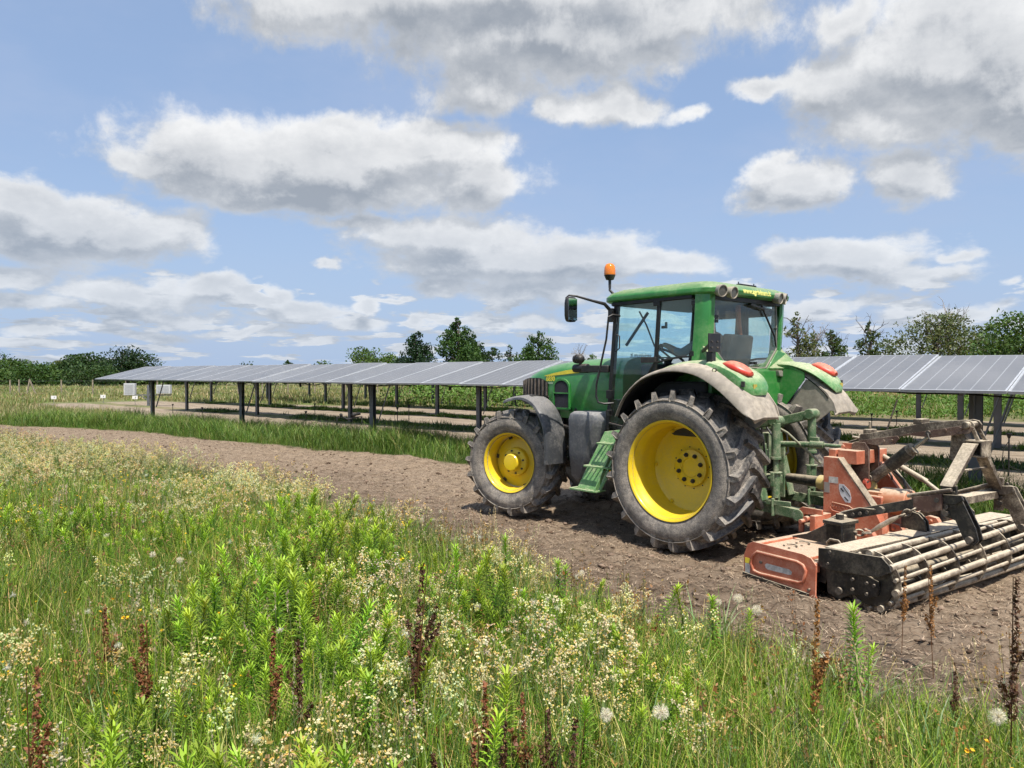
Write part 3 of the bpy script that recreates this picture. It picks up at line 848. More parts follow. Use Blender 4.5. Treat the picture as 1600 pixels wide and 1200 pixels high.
# pillars: black A and B, green C
for sy in (1, -1):
    m = MB()
    m.beam((1.13, sy * .78, 1.20), (1.00, sy * .78, 2.70), .055, .06, up=(0, 1, 0))
    m.beam((1.05, sy * .80, 2.675), (-.06, sy * .80, 2.69), .05, .045)
    P_('front_pillar', m, M_trim, .008)
    m = MB(); m.beam((.43, sy * .805, 1.90), (.375, sy * .805, 2.69), .045, .03, up=(0, 1, 0)); m.box((.40, sy * .815, 2.645), (.09, .03, .055)); m.box((-.08, sy * .815, 2.62), (.05, .02, .05)); m.box((-.06, sy * .815, 2.08), (.06, .02, .06))
    P_('door_post', m, M_trim, .005)
    m = MB()
    m.loft([[Vector((x, sy * y, z)) for x, y in ((x0, .79), (x0 - .02, .825), (x0 - .10, .82), (x0 - .17, .775), (x0 - .19, .70), (x0 - .16, .68), (x0 - .08, .74))] for x0, z in ((-.03, 1.88), (-.045, 2.1), (-.07, 2.4), (-.085, 2.715))])
    P_('rear_pillar', m, M_green, .006, 50)
    # gusset from the pillar to the fender below the window
    m = MB(); m.prism([(.72, 1.90), (.56, 2.03), (.62, 2.12), (.73, 2.14)], -.20, -.235, plane='YZ') if sy > 0 else m.prism([(-.72, 1.90), (-.73, 2.14), (-.62, 2.12), (-.56, 2.03)], -.20, -.235, plane='YZ')
    P_('pillar_gusset', m, M_green, .004)
# door glass with curved lower rear edge, side window
for sy in (1, -1):
    dg = MB(); dg.prism([(1.105, 1.30), (.995, 2.655), (.39, 2.665), (.435, 2.03), (.50, 1.92), (.62, 1.72), (.70, 1.45), (.72, 1.25)], sy * .80, sy * .806)
    dr = dg.build('door', M_glass, tr, smooth=0)
    m = MB()
    edge = [(1.105, 1.28), (.715, 1.22), (.70, 1.45), (.615, 1.72), (.50, 1.91), (.43, 2.0)]
    m.tube([(x, sy * .805, z) for x, z in edge], .014, 6); m.box((.50, sy * .83, 2.02), (.20, .05, .06)); m.tube([(.98, sy * .82, 2.32), (.92, sy * .84, 2.30), (.92, sy * .84, 2.16), (1.0, sy * .82, 2.12)], .009, 6)
    m.box((1.08, sy * .825, 1.62), (.07, .05, .10)); m.box((1.09, sy * .825, 1.40), (.06, .05, .07))
    m.build('door_handle', M_black, dr, bevel=.004)
    sw = MB(); sw.prism([(.41, 2.02), (.365, 2.655), (-.055, 2.665), (-.035, 2.06), (.1, 2.055), (.25, 2.04)], sy * .80, sy * .806)
    s2 = sw.build('side_window', M_glass, tr, smooth=0)
    m = MB(); m.tube([(-.04, sy * .806, 2.05), (.12, sy * .806, 2.045), (.28, sy * .806, 2.02), (.42, sy * .806, 1.985)], .013, 6); m.build('window_seal', M_trim, s2)
    m = MB(); m.box((.33, sy * .79, 2.38), (.05, .02, .03)); m.box((.30, sy * .785, 2.40), (.02, .02, .07)); m.build('window_latch', M_trim, s2)
    m = MB(); m.prism([(.48, 1.88), (.60, 1.70), (.70, 1.40), (.70, 1.15), (.55, 1.15), (.52, 1.5)], sy * .78, sy * .79); P_('lower_cab_panel', m, M_trim, 0)
text_mesh('agrivinum.it', .088, 'window_lettering', mat_simple('window_letter', (.10, .16, .15), .5), tr, frame((1.064, .26, 2.085), (0, 1, 0), (-.1, 0, 1)), .0008, .001)
# windscreen and rear window
ws = MB(); ws.add([(1.11, -.76, 1.55), (1.11, .76, 1.55), (1.0, .76, 2.67), (1.0, -.76, 2.67)], [(0, 1, 2, 3)]); ws.build('windscreen', M_glass, tr, smooth=0, fix=False)
rwp = [(.68, 2.665), (-.62, 2.665), (-.635, 2.16), (-.40, 1.935), (.40, 1.935), (.66, 2.14)]
m = MB(); m.prism(rwp, -.225, -.231, plane='YZ'); rwin = m.build('rear_window', M_glassr, tr, smooth=0)
m = MB()
pp = [Vector((-.232, y, z)) for y, z in rwp]; 
for a, b in zip(pp, pp[1:] + pp[:1]): m.beam(a, b, .012, .016, up=(1, 0, 0))
m.build('window_frame', M_lampring, rwin, bevel=.002)
m = MB(); m.beam((-.25, -.25, 2.66), (-.25, -.56, 2.30), .012, .02, up=(1, 0, 0)); m.beam((-.25, -.555, 2.31), (-.248, -.60, 2.18), .01, .015, up=(1, 0, 0)); m.beam((-.255, .0, 2.64), (-.255, -.3, 2.60), .02, .05, up=(1, 0, 0))
m.build('rear_wiper', M_trim, rwin)
m = MB(); m.bb(-.245, -.225, .60, .66, 2.41, 2.44); m.bb(-.245, -.225, .60, .66, 2.46, 2.49); m.bb(-.25, -.225, -.10, -.06, 1.97, 2.0); m.bb(-.25, -.225, -.18, -.14, 1.97, 2.0); m.bb(-.245, -.225, -.62, -.59, 2.38, 2.40)
m.build('window_hinge', M_trim, rwin)
m = MB(); m.bb(-.26, -.20, -.66, .70, 2.655, 2.705); P_('rear_header', m, M_trim, .004)
m = MB()
m.prism([(.72, 1.50), (.72, 1.90), (.41, 1.92), (-.41, 1.92), (-.72, 2.06), (-.80, 2.05), (-.74, 1.50)], -.10, -.245, plane='YZ'); m.bb(-.30, -.2, -.60, .60, 1.50, 1.90)
m.prism([(-.42, 1.925), (-.64, 2.14), (-.86, 2.10), (-.86, 1.98), (-.60, 1.90)], -.16, -.25, plane='YZ'); m.prism([(.42, 1.925), (.60, 1.90), (.80, 1.98), (.80, 2.08), (.66, 2.12)], -.16, -.25, plane='YZ')
P_('rear_body_panel', m, M_green, .006)
m = MB(); m.loft([[Vector((x, y, z)) for y, z in ((-.50, 1.90), (-.72, 1.90), (-.74, 1.86), (-.66, 1.82), (-.52, 1.84))] for x in (-.25, -.34)]); P_('number_plate_lamp', m, M_lampring, .005)
for sy in (1, -1):
    m = MB(); vs = [(-.225, .66, 2.13), (-.20, .82, 2.16), (-.36, .88, 1.985), (-.36, .58, 1.93), (-.245, .43, 1.93)]
    m.add([(x, sy * y, z) for x, y, z in vs] + [(x + .03, sy * y, z - .03) for x, y, z in vs], [(0, 1, 2, 3, 4), (9, 8, 7, 6, 5), (0, 5, 6, 1), (1, 6, 7, 2), (2, 7, 8, 3), (3, 8, 9, 4), (4, 9, 5, 0)])
    P_('pillar_foot', m, mat_paint('dusty_green_corner', GREEN, .4, dust=.7, top=1.0, dcol=(.48, .42, .28)), .006)
# cab floor, console, seat, wheel
m = MB(); m.bb(-.20, 1.08, -.76, .76, 1.18, 1.26); m.bb(-.20, .50, -.76, -.50, 1.2, 1.86); m.bb(-.20, .50, .52, .76, 1.2, 1.78); m.bb(.86, 1.08, -.25, .25, 1.2, 1.98); m.bb(-.2, .1, -.5, .5, 1.2, 1.5)
P_('cab_interior_trim', m, M_interior, .03)
m = MB(); m.bb(1.0, 1.12, -.76, .76, 1.2, 1.56); P_('firewall', m, M_black, .01)
m = MB()
m.box((.15, 0, 1.68), (.50, .50, .13)); m.box((-.08, 0, 2.02), (.12, .48, .58), Matrix.Rotation(-.14, 3, 'Y')); m.bb(-.05, .3, -.2, .2, 1.45, 1.62)
m.box((.25, -.34, 1.90), (.34, .12, .08)); m.box((.20, .32, 1.90), (.30, .07, .06))
P_('seat', m, M_seat, .04, 50, seg=3)
m = MB(); m.tube([(-.10, -.02, 2.64), (-.10, -.03, 2.45), (-.10, -.07, 2.3), (-.10, -.10, 2.1), (-.10, -.10, 1.9)], [.03, .03, .026, .022, .022], 8); P_('orange_cab_pole', m, mat_simple('orange_brown', (.42, .13, .05), .7), 0)
m = MB(); pth = []
c = Vector((.82, 0, 2.06)); ux = Vector((math.cos(.6), 0, math.sin(.6))); uy = Vector((0, 1, 0))
for k in range(25): t = 2 * PI * k / 24; pth.append(c + ux * .2 * math.cos(t) + uy * .2 * math.sin(t))
m.tube(pth, .016, 8, caps=False); m.cyl(c, c + Vector((.18, 0, -.28)), .04); m.beam(c - uy * .2, c + uy * .2, .03, .015); m.beam(c, c + ux * .2, .03, .015)
P_('steering_wheel', m, M_black, 0)
m = MB(); m.box((.62, -.42, 2.12), (.05, .16, .14)); m.tube([(.6, -.42, 2.05), (.5, -.42, 1.85)], .015); P_('monitor', m, M_black, .01)
m = MB(); m.tube([(1.02, .35, 2.62), (.95, .30, 2.45), (.98, .1, 2.2)], .01, 6); m.beam((1.0, .62, 2.2), (.93, .3, 2.6), .02, .03); P_('front_wiper', m, M_trim, 0)
m = MB(); m.box((.17, -.60, 2.25), (.10, .06, .85)); m.box((.35, -.70, 2.60), (.9, .16, .10)); P_('cab_inner_post', m, M_interior, .02)

# mirror, beacon, rails, lamps
m = MB(); m.tube([(1.06, .80, 2.58), (1.08, .92, 2.68), (1.13, 1.08, 2.71), (1.20, 1.27, 2.755), (1.255, 1.335, 2.765), (1.285, 1.35, 2.74), (1.285, 1.35, 2.60)], [.024, .022, .016, .013, .012, .012, .012], 8)
m.box((1.05, .83, 2.55), (.06, .06, .16)); mir = P_('mirror_arm', m, M_black, .003)
m = MB(); secs = []
for t, sc_ in ((-.035, .80), (-.02, 1), (.012, 1), (.02, .93)):
    secs.append([Vector((1.235 + t + .0, 1.33 + .088 * sc_ * math.copysign(abs(math.cos(a)) ** .5, math.cos(a)), 2.60 + .145 * sc_ * math.copysign(abs(math.sin(a)) ** .5, math.sin(a)))) for a in [2 * PI * k / 20 for k in range(20)]])
m.loft(list(reversed(secs))); mh = m.build('mirror_housing', M_black, mir, smooth=50)
m = MB(); m.bb(1.197, 1.199, 1.26, 1.40, 2.475, 2.725); m.build('mirror_glass', M_chrome, mir)
m = MB(); m.tube([(1.10, .72, 2.80), (1.17, .72, 2.86), (1.18, .71, 2.94), (1.18, .71, 3.0)], [.018, .016, .018, .02]); m.cyl((1.18, .71, 2.985), (1.18, .71, 3.045), .045, .070, n=20)
bs = P_('beacon_base', m, M_black, .003)
m = MB(); m.lathe([(.068, 3.045), (.070, 3.06), (.069, 3.10), (.062, 3.145), (.045, 3.172), (.02, 3.182), (0, 3.184)], (1.18, .71, 0), ax='Z', n=24); m.build('beacon_dome', M_beacon, bs, smooth=60)
m = MB(); m.tube([(.93, .82, 2.535), (.95, .93, 2.545), (.965, .98, 2.52), (1.0, .98, 2.26), (1.15, .98, 1.74), (1.155, .98, 1.60), (1.12, .98, 1.53), (1.05, .96, 1.515), (1.0, .85, 1.52)], .012, 8); P_('hand_rail', m, M_black, 0)
m = MB(); m.beam((1.12, .78, 1.92), (1.55, .78, 1.925), .06, .085); m.cyl((1.50, .74, 1.93), (1.72, .74, 1.93), .058, .052, n=16); m.cyl((1.72, .74, 1.93), (1.745, .74, 1.93), .052, .03, n=16); arm = P_('front_lamp_arm', m, M_black, .01)
m = MB(); m.sphere((1.62, .76, 2.045), .062, sc=(1, 1, .95)); m.cyl((1.61, .76, 1.95), (1.61, .76, 2.0), .02); m.cyl((1.66, .76, 2.045), (1.70, .76, 2.045), .058, .05); m.build('work_lamp', M_black, arm)
m = MB(); m.beam((1.12, -.78, 1.92), (1.6, -.78, 1.925), .06, .08); m.sphere((1.62, -.76, 2.045), .06); P_('front_lamp_arm', m, M_black, .01)
for (x, y, z, yaw) in ((-.36, .72, 2.735, .25), (-.385, .545, 2.725, .05), (-.34, -.62, 2.735, -.35), (-.36, -.47, 2.73, -.1)):
    d = Vector((-math.cos(yaw), math.sin(yaw), -.18)).normalized(); p = Vector((x, y, z))
    m = MB(); q = d.to_track_quat('X', 'Z').to_matrix().to_4x4()
    m.lathe([(0, -.10), (.03, -.10), (.055, -.06), (.064, -.01), (.066, .02), (.058, .022), (.056, .012)], p, ax='X', n=24, tf=q)
    lm = P_('rear_work_lamp', m, M_lampring, 0, 40)
    m = MB(); m.lathe([(.0, .012), (.056, .010)], p, ax='X', n=24, tf=q); m.build('lamp_glass', M_lampglass, lm, fix=False)
    m = MB(); m.beam(p + V(.04, 0, 0), p + V(.10, 0, .03), .03, .03); m.build('lamp_bracket', M_black, lm)
# square plate with bolts on the left rear pillar
m = MB(); m.bb(-.44, -.425, .86, 1.07, 2.085, 2.275); m.bb(-.43, -.36, .93, 1.0, 1.98, 2.09); m.tube([(-.42, .96, 2.2), (-.3, .88, 2.15), (-.2, .82, 2.1)], .02)
pl = P_('plate_bracket', m, M_black, .004)
m = MB()
for y, z in ((.92, 2.19), (1.02, 2.19), (.92, 2.13), (1.02, 2.13)): m.cyl((-.44, y, z), (-.452, y, z), .008, n=8)
build_each(m, 'plate_bolt', M_bolt, pl)

# ---- rear linkage
m = MB()
m.beam((-.30, .0, 1.28), (-.30, .0, 1.28) , .01, .01) if False else None
m.cyl((-.42, -.42, 1.30), (-.42, .42, 1.30), .055, n=16)
m.beam((-.42, -.38, 1.32), (-.80, -.38, 1.42), .07, .10); m.beam((-.42, .42, 1.32), (-.84, .46, 1.38), .07, .10)
m.cyl((-.80, -.46, 1.42), (-.80, -.30, 1.42), .06, n=16); m.cyl((-.84, .38, 1.38), (-.84, .54, 1.38), .055, n=16)
P_('lift_arms', m, M_greend, .01)
for sy, x, y, zt in ((1, -.86, .50, 1.34), (-1, -.80, -.38, 1.38)):
    m = MB()
    m.cyl((x, y, zt + .02), (x, y, 1.02), .045, n=14); m.cyl((x, y, 1.02), (x, y, .99), .055, n=14); m.cyl((x, y, .99), (x, y, .86), .028, n=12)
    m.cyl((x, y, .865), (x, y, .85), .065, n=14); m.cyl((x, y, .85), (x, y, .60), .045, .04, n=14); m.beam((x, y - .05, .60), (x, y - .05, .42), .06, .015, up=(1, 0, 0)); m.beam((x, y + .05, .60), (x, y + .05, .42), .06, .015, up=(1, 0, 0))
    m.beam((x, y - .07, .86), (x, y - .07, .72), .012, .04); m.beam((x, y + .07, .86), (x, y + .07, .72), .012, .04)
    P_('lift_rod', m, M_greend, .004)
    m = MB(); m.beam((-.25, y * .9, .52), (-1.12, y * 1.0, .46), .035, .10); m.cyl((-1.12, y - .05, .46), (-1.12, y + .05, .46), .06, n=14); m.beam((-.78, y + .04, .55), (-1.05, y + .05, .56), .02, .05)
    P_('lower_link', m, M_greend, .006)
m = MB(); m.cyl((-.55, 0, 1.10), (-1.0, .0, 1.12), .032, n=12); m.cyl((-.60, 0, 1.10), (-.63, 0, 1.10), .05, n=12); m.cyl((-.98, 0, 1.12), (-1.12, 0, 1.125), .045, .035, n=12); m.cyl((-1.12, 0, 1.125), (-1.30, -.02, 1.12), .02, n=10); m.box((-1.02, 0, 1.17), (.10, .03, .06))
P_('top_link', m, M_greend, .003)
m = MB()
m.bb(-.56, -.44, -.20, .12, .95, 1.22); m.bb(-.50, -.40, .16, .40, 1.42, 1.60)
for i in range(3):
    for j in range(2):
        m.cyl((-.44, .20 + .07 * i, 1.46 + .07 * j), (-.58, .20 + .07 * i, 1.45 + .07 * j), .024, n=10)
m.bb(-.60, -.46, .22, .25, .50, 1.12); m.bb(-.60, -.46, -.18, -.15, .50, 1.12); m.cyl((-.45, 0, .72), (-.66, 0, .72), .05, n=14); m.cyl((-.46, .12, .98), (-.56, .12, .98), .07, n=14)
P_('coupler_block', m, M_greend, .006)
m = MB(); m.beam((-.47, .29, 1.12), (-.62, .29, .52), .012, .14, up=(0, 1, 0)); m.beam((-.48, -.28, 1.1), (-.62, -.28, .52), .02, .12, up=(0, 1, 0)); P_('link_support', m, M_greend, .004)
m = MB()
m.tube([(-.50, .30, 1.42), (-.62, .26, 1.36), (-.78, .12, 1.24), (-.90, .0, 1.08), (-1.05, -.08, .92)], .013, 8); P_('hydraulic_hose', m, mat_simple('pale_hose', (.28, .27, .18), .7))
for q in ([(-.45, .2, 1.4), (-.6, .3, 1.2), (-.62, .28, .95), (-.5, .22, .8)], [(-.48, .1, 1.35), (-.66, .15, 1.15), (-.66, .12, .9), (-.5, .05, .8)], [(-.45, -.1, 1.35), (-.6, -.2, 1.2), (-.62, -.2, 1.0), (-.5, -.1, .85)],
          [(-.5, .34, 1.5), (-.62, .36, 1.35), (-.6, .33, 1.1)]):
    m = MB(); m.tube(q, .012, 8); P_('hydraulic_hose', m, M_black)
m = MB(); m.bb(-.55, -.15, -.10, .10, .40, .48); m.beam((-.2, 0, .44), (-1.0, 0, .40), .10, .05); m.bb(-.98, -.9, -.12, .12, .36, .44); P_('drawbar', m, M_greend, .008)
# decals on the panels: small white square on the left rear panel is left plain
# ------------------------------------------------------------------ power harrow (own frame, hitched 8 degrees off the tractor)
HA = R(56)
hw = empty('power_harrow', (3.157, 8.056, 0), heading_rot(HA))
tag(hw, 'orange power harrow with a barred cage roller, hitched behind the green tractor', 'harrow')
def H_(name, mb, mat, bevel=.004, smooth=35, parent=None, **k):
    return mb.build(name, mat, parent or hw, bevel=bevel, smooth=smooth, **k)
m = MB()
m.bb(-.98, -.42, -1.46, 1.46, .16, .325); m.bb(-.46, -.40, -1.46, 1.46, .30, .35); m.bb(-1.04, -.96, -1.46, 1.46, .20, .29)
deck = H_('gear_trough', m, M_orange, .01)
m = MB()
for y in (1.28, 1.10, .72, .2, -.2, -.6, -1.0):
    pth = [(-.66 + .06 * math.cos(a), y + .07 * math.sin(a), .33 + .012) for a in [PI * .15 + PI * .7 * k / 6 + PI for k in range(7)]]
    m.tube(pth, .006, 6)
    for a in (0, 2.1, 4.2): m.cyl((-.66 + .06 * math.cos(a), y + .06 * math.sin(a), .325), (-.66 + .06 * math.cos(a), y + .06 * math.sin(a), .34), .01, n=6)
build_each(m, 'trough_bolt', M_hdust, deck)
for sy in (1, -1):
    m = MB(); y0 = sy * 1.465; y1 = sy * 1.48
    m.prism([(-.32, -.02), (-.32, .22), (-.36, .325), (-.42, .358), (-.93, .345), (-1.01, .325), (-1.06, .27), (-1.055, .02), (-1.10, -.05), (-1.02, -.06)], y0, y1)
    ep = H_('end_plate', m, M_orange, .003)
    loop = [(-.43, .10), (-.40, .16), (-.42, .23), (-.47, .275), (-.88, .27), (-.94, .25), (-.965, .21), (-.945, .12), (-.90, .095), (-.50, .085)]
    m = MB(); pth = [Vector((x, y1 + sy * .004, z)) for x, z in loop] + [Vector((loop[0][0], y1 + sy * .004, loop[0][1]))]
    m.tube(pth, .014, 8, caps=False); m.build('raised_rib', M_orange, ep, smooth=60)
    m = MB(); m.prism([(-.56, .15), (-.55, .175), (-.57, .192), (-.80, .187), (-.83, .17), (-.82, .145), (-.80, .14), (-.58, .14)], y1, y1 + sy * .002); m.build('oval_sticker', M_white, ep)
    m = MB(); m.prism([(-.335, .06), (-.335, .15), (-.39, .15), (-.39, .06)], y1, y1 + sy * .002); s1 = m.build('warning_sticker', M_white, ep)
    m = MB(); m.prism([(-.335, .152), (-.335, .20), (-.39, .20), (-.39, .152)], y1, y1 + sy * .002); m.build('sticker_top', M_decal, s1)
    m = MB(); m.cyl((-.51, y1, .19), (-.51, y1 + sy * .012, .19), .014, n=8); m.cyl((-.53, y1, .05), (-.53, y1 + sy * .02, .05), .016, n=8); m.cyl((-1.0, y1, .06), (-1.0, y1 + sy * .02, .06), .012, n=8); build_each(m, 'plate_bolt', M_bolt, ep)
    m = MB(); m.beam((-.32, y1 + sy * .012, .035), (-1.0, y1 + sy * .012, -.005), .02, .07, up=(0, 0, 1)); m.tube([(-.36, y1 + sy * .03, -.02), (-.8, y1 + sy * .035, -.01), (-1.02, y1 + sy * .04, -.005), (-1.10, y1 + sy * .05, -.04)], [.016, .016, .02, .03], 8)
    m.build('skid_bar', M_hblack, ep, bevel=.004)
# headstock tower
tw = None
for sy, y in ((1, .30), (-1, -.30)):
    m = MB()
    y0, y1 = y - .045 , y + .045
    m.prism([(-.36, .36), (-.36, 1.05), (-.52, 1.05), (-.90, .58), (-.97, .45), (-.97, .36)], y0, y1)
    o = H_('headstock_plate', m, M_orange, .004)
    tw = tw or o
    if sy > 0:
        m = MB(); m.add([(-.524, y0 - .003, 1.052), (-.524, y1 + .003, 1.052), (-.905, y1 + .003, .585), (-.905, y0 - .003, .585), (-.514, y0 - .003, 1.044), (-.514, y1 + .003, 1.044), (-.895, y1 + .003, .577), (-.895, y0 - .003, .577)],
                        [(0, 1, 2, 3), (7, 6, 5, 4), (0, 4, 5, 1), (1, 5, 6, 2), (2, 6, 7, 3), (3, 7, 4, 0)]); m.build('sloped_edge', M_hdust, o)
        ys = y1 + .002
        m = MB(); m.prism([(-.42, .80), (-.42, .86), (-.52, .86), (-.52, .80)], y1, ys); m.build('tower_sticker', M_white, o)
        m = MB(); m.prism([(-.37, .70), (-.37, .80), (-.43, .80), (-.43, .70)], y1, ys); m.build('grey_sticker', mat_simple('worn_sticker', (.32, .28, .24), .7), o)
        m = MB(); m.prism([(-.53, .80), (-.58, .80), (-.64, .75), (-.66, .68), (-.65, .63), (-.60, .63), (-.55, .69), (-.53, .75)], y1, ys); st = m.build('round_sticker', mat_simple('pale_sticker', (.62, .62, .62), .5), o)
        m = MB(); m.beam((-.55, ys + .001, .76), (-.58, ys + .001, .73), .012, .002, up=(0, 1, 0)); m.beam((-.57, ys + .001, .785), (-.65, ys + .001, .69), .006, .002, up=(0, 1, 0)); m.beam((-.59, ys + .001, .68), (-.63, ys + .001, .645), .010, .002, up=(0, 1, 0)); m.build('sticker_print', M_trim, st)
        m = MB(); lp = [(-.44, .575), (-.46, .61), (-.64, .595), (-.68, .575), (-.67, .53), (-.64, .515), (-.47, .53), (-.44, .555), (-.44, .575)]
        m.tube([(x, y1 + .003, z) for x, z in lp], .007, 6, caps=False); m.build('maker_plate_rim', M_orange, o, smooth=60)
        for k in range(7):
            pass
        text_mesh('MASCHIO', .052, 'embossed_letters', M_orange, o, frame((-.56, y1 + .004, .56), (-1, 0, -.06), (-.06, 0, 1)), .004, .001)
m = MB(); m.bb(-.66, -.46, -.26, .26, .99, 1.12); m.bb(-.44, -.36, -.26, .26, 1.0, 1.12); m.box((-.48, .10, 1.15), (.14, .02, .06)); m.cyl((-.42, -.12, 1.14), (-.42, .12, 1.14), .02)
m.build('tower_crossbar', M_orange, tw, bevel=.005)
# lower hitch ears
for sy in (1, -1):
    m = MB(); m.prism([(-.20, .30), (-.20, .52), (-.24, .55), (-.46, .55), (-.46, .50), (-.26, .48), (-.25, .30)], sy * .50 - .012, sy * .50 + .012); m.bb(-.46, -.24, sy * .36, sy * .5, .49, .505); m.bb(-.46, -.40, sy * .36, sy * .62, .33, .50); m.cyl((-.28, sy * .38, .42), (-.28, sy * .60, .42), .022); m.cyl((-.30, sy * .50, .44), (-.30, sy * .55, .44), .03)
    H_('hitch_ear', m, M_orange, .004)
# black side block next to the tower and its hook
m = MB()
m.prism([(-.42, .345), (-.60, .40), (-.82, .53), (-.95, .55), (-.97, .345)], .94, .96); m.bb(-.95, -.80, .74, .96, .34, .53); m.bb(-.97, -.78, .72, .98, .53, .56); m.cyl((-.86, .84, .55), (-.86, .84, .61), .035, n=10)
H_('roller_bracket', m, M_hblack, .005)
m = MB(); m.prism([(-.42, .345), (-.60, .40), (-.82, .53), (-.95, .55), (-.97, .345)], -.96, -.94); m.bb(-.95, -.80, -.96, -.74, .34, .53); H_('roller_bracket', m, M_hblack, .005)
m = MB(); m.tube([(-.84, 1.0, .34), (-.84, 1.0, .37), (-.87, 1.0, .40), (-.95, 1.0, .40), (-.98, 1.0, .37), (-.98, 1.0, .34)], .012, 8); H_('lifting_handle', m, M_hdust)
# gearbox on the trough
m = MB(); m.bb(-.90, -.58, -.24, .22, .33, .56); m.bb(-.86, -.62, -.12, .16, .56, .70); m.bb(-.95, -.55, -.30, .28, .325, .37)
gb = H_('gearbox', m, M_orange, .015)
m = MB(); m.cyl((-.80, .02, .64), (-1.06, .02, .66), .135, .12, n=28); m.cyl((-1.06, .02, .66), (-1.075, .02, .66), .12, .09, n=28); m.bb(-.84, -.58, -.10, .13, .60, .735); m.build('gear_housing', mat_paint('gear_housing_paint', (.55, .20, .09), .5, dust=.6, top=1.0, dcol=(.55, .44, .31)), gb, bevel=.01)
m = MB(); m.cyl((-1.07, .02, .66), (-1.09, .02, .66), .07, n=20); m.build('housing_cap', M_brown, gb, bevel=.004)
m = MB(); m.cyl((-.10, .02, .74), (-.56, .02, .72), .075, .085, n=20); m.cyl((-.56, .02, .72), (-.66, .02, .70), .11, .12, n=20); H_('shaft_guard', m, M_guard, .004)
m = MB(); m.cyl((.30, .0, .74), (-.10, .02, .74), .05, .06, n=16); H_('drive_shaft', m, M_hblack, .003)
m = MB(); m.cyl((-.66, .12, .80), (-.70, .12, .80), .05, n=16); H_('red_cap', m, mat_simple('red_cap', (.4, .07, .04), .5), .004)
# brown vertical plates, carrying the upper arm
for y in (.115, -.055):
    m = MB(); m.prism([(-.52, .78), (-.52, 1.17), (-.56, 1.20), (-.66, 1.20), (-.70, 1.14), (-.70, .82), (-.66, .77)], y - .012, y + .012)
    bp = H_('arm_plate', m, M_brown, .003)
    m = MB()
    for z in (1.06, .99): m.cyl((-.545, y + .012, z), (-.545, y + .045, z), .020, n=8)
    m.cyl((-.68, y + .012, .82), (-.68, y + .04, .82), .024, n=8); build_each(m, 'plate_bolt', M_bolt, bp)
# upper arm: two cranked flat bars
for y in (.10, -.03):
    m = MB(); m.prism([(-.58, 1.20), (-.60, 1.275), (-.70, 1.29), (-1.19, 1.41), (-1.28, 1.428), (-1.58, 1.465), (-1.63, 1.455), (-1.655, 1.42), (-1.64, 1.375), (-1.58, 1.35), (-1.22, 1.325), (-.95, 1.27), (-.83, 1.245), (-.66, 1.19)], y - .010, y + .010)
    H_('upper_arm', m, M_hdust, .003)
m = MB(); m.prism([(-.60, 1.185), (-.60, 1.215), (-.98, 1.285), (-1.0, 1.26), (-.95, 1.20), (-.80, 1.18)], .114, .124); m.prism([(-1.02, 1.30), (-1.60, 1.42), (-1.655, 1.40), (-1.62, 1.35), (-1.3, 1.29)], .114, .124)
for x, z in ((-.93, 1.235), (-.85, 1.225), (-1.25, 1.33), (-1.42, 1.365), (-1.55, 1.385)): m.cyl((x, .124, z), (x, .135, z), .014, n=8)
H_('arm_doubler', m, M_brown, .002)
m = MB(); m.box((-1.16, .04, 1.425), (.08, .14, .05)); H_('arm_spacer', m, M_hdust, .004); m = MB(); m.box((-.66, .04, 1.30), (.07, .12, .05)); m.cyl((-.66, .04, 1.31), (-.66, .04, 1.40), .012); H_('arm_bracket', m, M_hdust, .004); m = MB(); m.cyl((-1.60, -.08, 1.42), (-1.60, .16, 1.42), .03, n=12); H_('arm_pin', m, M_hdust, .004)
# hydraulic ram
m = MB(); m.cyl((-.70, .035, .86), (-1.06, .035, 1.15), .052, n=20); m.cyl((-1.03, .035, 1.125), (-1.09, .035, 1.175), .058, n=20); m.cyl((-.68, -.03, .85), (-.68, .10, .85), .035)
ram = H_('hydraulic_ram', m, M_hdust, .003)
m = MB(); m.cyl((-.86, .035, .985), (-1.05, .035, 1.14), .060, .064, n=16); m.build('dirty_sleeve', M_hblack, ram)
m = MB(); m.cyl((-1.09, .035, 1.175), (-1.27, .035, 1.325), .018, n=12); m.build('ram_rod', mat_simple('polished_rod', (.35, .34, .32), .25, 1.0), ram)
m = MB(); m.cyl((-1.27, -.06, 1.33), (-1.27, .14, 1.33), .022, n=12); m.tube([(-1.27, .14, 1.33), (-1.29, .15, 1.28), (-1.26, .15, 1.25)], .006, 6); m.build('ram_pin', M_bolt, ram)
# stay tubes behind the ram
m = MB(); m.cyl((-.62, -.20, 1.06), (-1.05, -.28, .83), .026, n=12); m.cyl((-1.0, -.27, .86), (-1.40, -.10, .68), .02, n=12); H_('stay_tube', m, M_rust, .002)
m = MB(); m.beam((-.60, -.28, 1.04), (-.98, -.28, .62), .05, .02, up=(0, 1, 0)); H_('stay_tube', m, M_rust, .002)
m = MB(); pth = [(-.72 - .11 * math.cos(a), -.06, .84 + .10 * math.sin(a)) for a in [PI * k / 10 for k in range(11)]]; m.tube(pth, .012, 8); H_('ram_hose', m, M_hblack); m = MB(); m.tube([(-.6, -.05, .9), (-.8, -.08, .95), (-.92, -.1, .85), (-.95, -.1, .74)], .013, 8); H_('ram_hose', m, M_hblack); m = MB(); m.tube([(-.5, -.2, 1.12), (-.4, -.22, 1.2), (-.3, -.2, 1.16), (-.25, -.2, 1.1)], .014, 8); H_('ram_hose', m, M_hblack)
m = MB(); m.tube([(-.60, -.24, 1.10), (-.50, -.26, 1.19), (-.36, -.28, 1.14)], .012, 8); H_('red_pipe', m, M_orange)
